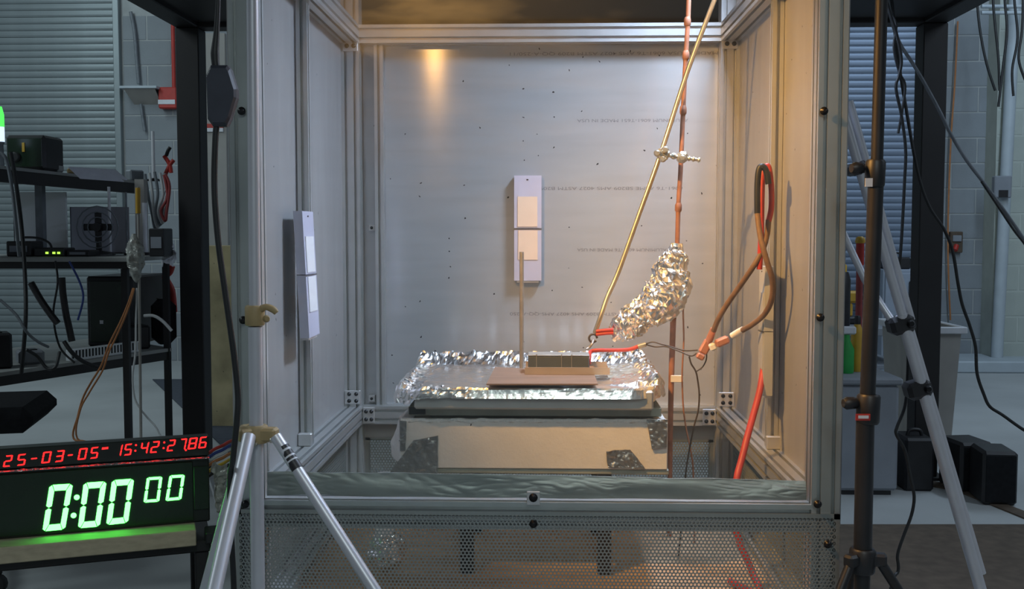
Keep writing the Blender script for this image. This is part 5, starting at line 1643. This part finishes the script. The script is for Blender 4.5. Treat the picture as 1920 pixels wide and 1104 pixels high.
for i, (px, py, w, h, m, lb) in enumerate(((20, 690, 0.12, 0.13, 'black_plastic', 'black box at left end of the lower shelf'), (88, 684, 0.09, 0.05, 'bin_grey', 'grey unit on the lower shelf beside the chair'),
                                           (285, 655, 0.11, 0.10, 'black_plastic', 'black unit at right end of the lower shelf'), (296, 600, 0.10, 0.20, 'fabric_black', 'tall black bag at right under the desk'))):
    s = max(0.0, min(1, (px + 40) / 370)) ** 1.15
    p = LA.lerp(LB, s) + V(-0.10, 0.09, 0.0006)
    t = thing('shelf_unit' if i != 3 else 'black_bag', lb, 'box' if i != 3 else 'bag', p)
    if i == 3: p = p + V(0.05, 0.15, 0)
    MB().obox(p + V(0, 0, h / 2), (w, 0.10, h), Matrix.Rotation(0.6, 3, 'Z'), 0.008 if i != 3 else 0.03).build('case', m, t)
    MB().obox(p + V(0, 0, h + 0.002), (w * 0.5, 0.05, 0.004), Matrix.Rotation(0.6, 3, 'Z'), 0.001).build('lid', 'screw_dark', t)

# thin pole with a wrapped head, wires hanging
YO = 3.6
pp = thing('wrapped_pole', 'thin grey pole with crinkled plastic wrapped round its head', 'pole', V(at(260, 800, YO).x, YO, 0))
a = at(259, 350, YO)
MB().cyl(V(at(262, 800, YO).x, YO, 0.012), a, 0.0052, 0.0045, 10).build('pole', 'bin_beige', pp)
MB().cyl(at(259, 400, YO), at(258.5, 352, YO), 0.0085, n=10).build('yellow_band', 'yellow_plastic', pp)
MB().lathe(V(at(262, 800, YO).x, YO, 0), [(0.06, 0), (0.06, 0.008), (0.012, 0.014)], 16).build('foot', 'black_steel', pp)
mb = MB()
def wrapfn(s, t):
    ys = 438 + 92 * s
    r = 0.002 + 0.030 * math.sin(PI * min(1, max(0.02, s))) ** 0.7
    c = at(251 + 5 * s, ys, YO)
    a_ = 2 * PI * t
    p = c + V(math.cos(a_) * r, math.sin(a_) * r, 0)
    return p + crumple(p, 0.010, 28, 12) * math.sin(PI * s)
sheet(mb, wrapfn, 34, 22)
mb.build('plastic_wrap', 'crinkle', pp)
cable('orange_wire', 'orange_cable', [(250, 540, YO), (240, 570, YO), (225, 605, YO), (205, 645, YO), (190, 685, YO), (172, 715, YO), (156, 745, YO), (146, 780, YO), (138, 822, YO), V(-1.60, 3.58, 0.3), V(-1.62, 3.66, 0.004)], 0.0036, 'outer orange wire falling from the wrapped pole')
cable('orange_wire', 'orange_cable', [(252, 540, YO - .04), (244, 568, YO - .04), (232, 600, YO - .04), (216, 635, YO - .04), (204, 660, YO - .04), (192, 695, YO - .04), (168, 735, YO - .04), (150, 770, YO - .04), (145, 822, YO - .04), V(-1.56, 3.56, 0.3), V(-1.52, 3.60, 0.004)], 0.0032, 'inner orange wire falling from the wrapped pole')
cable('white_wire', 'white_cable', [(257, 540, YO + .01), (255, 600, YO + .01), (254, 660, YO + .01), (249, 700, YO + .01), (250, 730, YO + .01), (256, 755, YO + .01), (274, 780, YO + .01), (292, 800, YO + .01), (310, 826, YO + .01), V(-1.22, 3.6, 0.25), V(-1.15, 3.62, 0.004)], 0.0034, 'white wire falling along the wrapped pole')
cable('white_wire', 'white_cable', [(270, 592, 3.9), (288, 592, 3.9), (305, 602, 3.9), (322, 620, 3.9)], 0.006, 'short white wire sticking out right of the wrapped pole')
# red strap behind the black post
cable('red_strap', 'red_paint', [(322, 498, 4.7), (318, 510, 4.7), (310, 520, 4.7), (322, 545, 4.7), (326, 585, 4.7)], 0.016, 'red strap hanging left of the left black post', 'strap')
wp = MB()
sheet(wp, lambda s, t: at(303 + 24 * s, 455 + 42 * t, 4.1) + crumple(V(s, 0, t), 0.018, 2.5, 2), 8, 10, V(0, 0.01, 0))
tag(wp.build('white_rag', 'white_paint'), 'white rag hanging at the desk end by the left black post', 'rag')

# wall fittings, left
fl = thing('wall_ledge', 'small grey wall ledge on the block wall at left', 'ledge', at(262, 175, WALL_Y - 0.1))
a, b = at(224, 161, WALL_Y - 0.16), at(294, 161, WALL_Y - 0.16)
MB().box(a.x, b.x, WALL_Y - 0.17, WALL_Y - 0.014, a.z - 0.02, a.z, 0.003).build('shelf', 'conduit', fl)
MB().prism([V(a.x + 0.03, WALL_Y - 0.15, a.z - 0.0205), V(b.x - 0.02, WALL_Y - 0.15, a.z - 0.0205), V(b.x - 0.02, WALL_Y - 0.014, a.z - 0.13), V(a.x + 0.06, WALL_Y - 0.014, a.z - 0.13)], V(0, 0.004, -0.004)).build('brace', 'bin_beige', fl)
fa = thing('fire_alarm', 'red fire alarm box with white band on the left block wall', 'alarm', at(312, 185, WALL_Y - 0.08))
a, b = at(297, 203, WALL_Y - 0.10), at(330, 163, WALL_Y - 0.10)
MB().box(a.x, b.x, WALL_Y - 0.10, WALL_Y - 0.013, a.z, b.z, 0.008).build('box', 'red_paint', fa)
q = at(312, 191, WALL_Y - 0.102)
MB().box(a.x - 0.001, b.x - 0.01, WALL_Y - 0.104, WALL_Y - 0.1005, q.z - 0.018, q.z + 0.018).build('white_band', 'white_paint', fa)
rp = at(325, 100, WALL_Y - 0.05)
MB().cyl(V(rp.x, WALL_Y - 0.05, b.z), V(rp.x, WALL_Y - 0.05, 3.2), 0.016, n=10).build('pipe', 'red_paint', fa)
cable('wall_wire', 'grey_cable', [(245, 22, WALL_Y - 0.04), (252, 60, WALL_Y - 0.04), (256, 110, WALL_Y - 0.04), (260, 157, WALL_Y - 0.04)], 0.014, 'grey wire on the left block wall above the ledge', 'wire')
cable('wall_wire', 'grey_cable', [(264, 195, WALL_Y - 0.04), (268, 225, WALL_Y - 0.04), (271, 245, WALL_Y - 0.04)], 0.012, 'grey wire on the left block wall below the ledge', 'wire')
# strip of goods between the left post and the chamber
tsx0, tsx1 = at(374, 650, 5.6), at(432, 650, 5.6)
tsh = MB().box(tsx0.x, tsx1.x + 0.12, 5.6, 5.62, 0.002, at(380, 460, 5.6).z, 0.003).build('tan_sheet', 'tan_sheet')
tag(tsh, 'scorched tan sheet standing behind the left black post', 'sheet')
whp = MB().box(at(380, 450, 7.2).x, at(428, 450, 7.2).x, 7.2, 7.24, 0.0, at(380, 62, 7.2).z, 0.004).build('grey_board', 'bin_beige')
tag(whp, 'tall pale grey board behind the left black post and lamp cord', 'board')
rs_ = thing('red_sign', 'red and white strip sign behind the lamp dimmer', 'sign', at(396, 238, 7.19))
a, b = at(376, 240, 7.19), at(418, 232, 7.19)
MB().box(a.x, b.x, 7.185, 7.199, a.z, b.z).build('red_band', 'red_paint', rs_)
MB().box(a.x, b.x, 7.185, 7.199, at(376, 247, 7.19).z, a.z - 0.0003).build('white_band', 'white_paint', rs_)
# floor mats and hoses
m1 = MB().prism([on_floor(286, 712), on_floor(430, 712), on_floor(470, 860), on_floor(440, 860)], V(0, 0, 0.006)).build('floor_mat', 'mat_dark')
tag(m1, 'dark blue-grey floor mat behind the left black post', 'mat')
m2 = MB().prism([on_floor(382, 700, 0.0065), on_floor(470, 700, 0.0065), on_floor(480, 770, 0.0065), on_floor(438, 756, 0.0065)], V(0, 0, 0.006)).build('floor_mat', 'mat_red')
tag(m2, 'dull red floor mat lying on the dark mat near the chamber', 'mat')
for i, (m, dx, cn) in enumerate((('orange_cable', 0, 'orange'), ('yellow_cable', 5, 'yellow'), ('dull_red_cable', 10, 'dull red'))):
    cable('floor_hose', m, [on_z(374, 668 + dx, 0.02), on_z(395, 664 + dx, 0.02), on_z(412, 668 + dx, 0.02), on_z(432, 664 + dx, 0.02), on_z(455, 668 + dx, 0.02)], 0.014, cn + ' hose in the heap on the floor behind the left post', 'hose', 7)
cable('floor_hose', 'black_rubber', [on_z(372, 654, 0.05), on_z(400, 664, 0.05), on_z(430, 668, 0.05), on_z(450, 672, 0.05)], 0.02, 'black hose curving over the heap behind the left post', 'hose', 7)
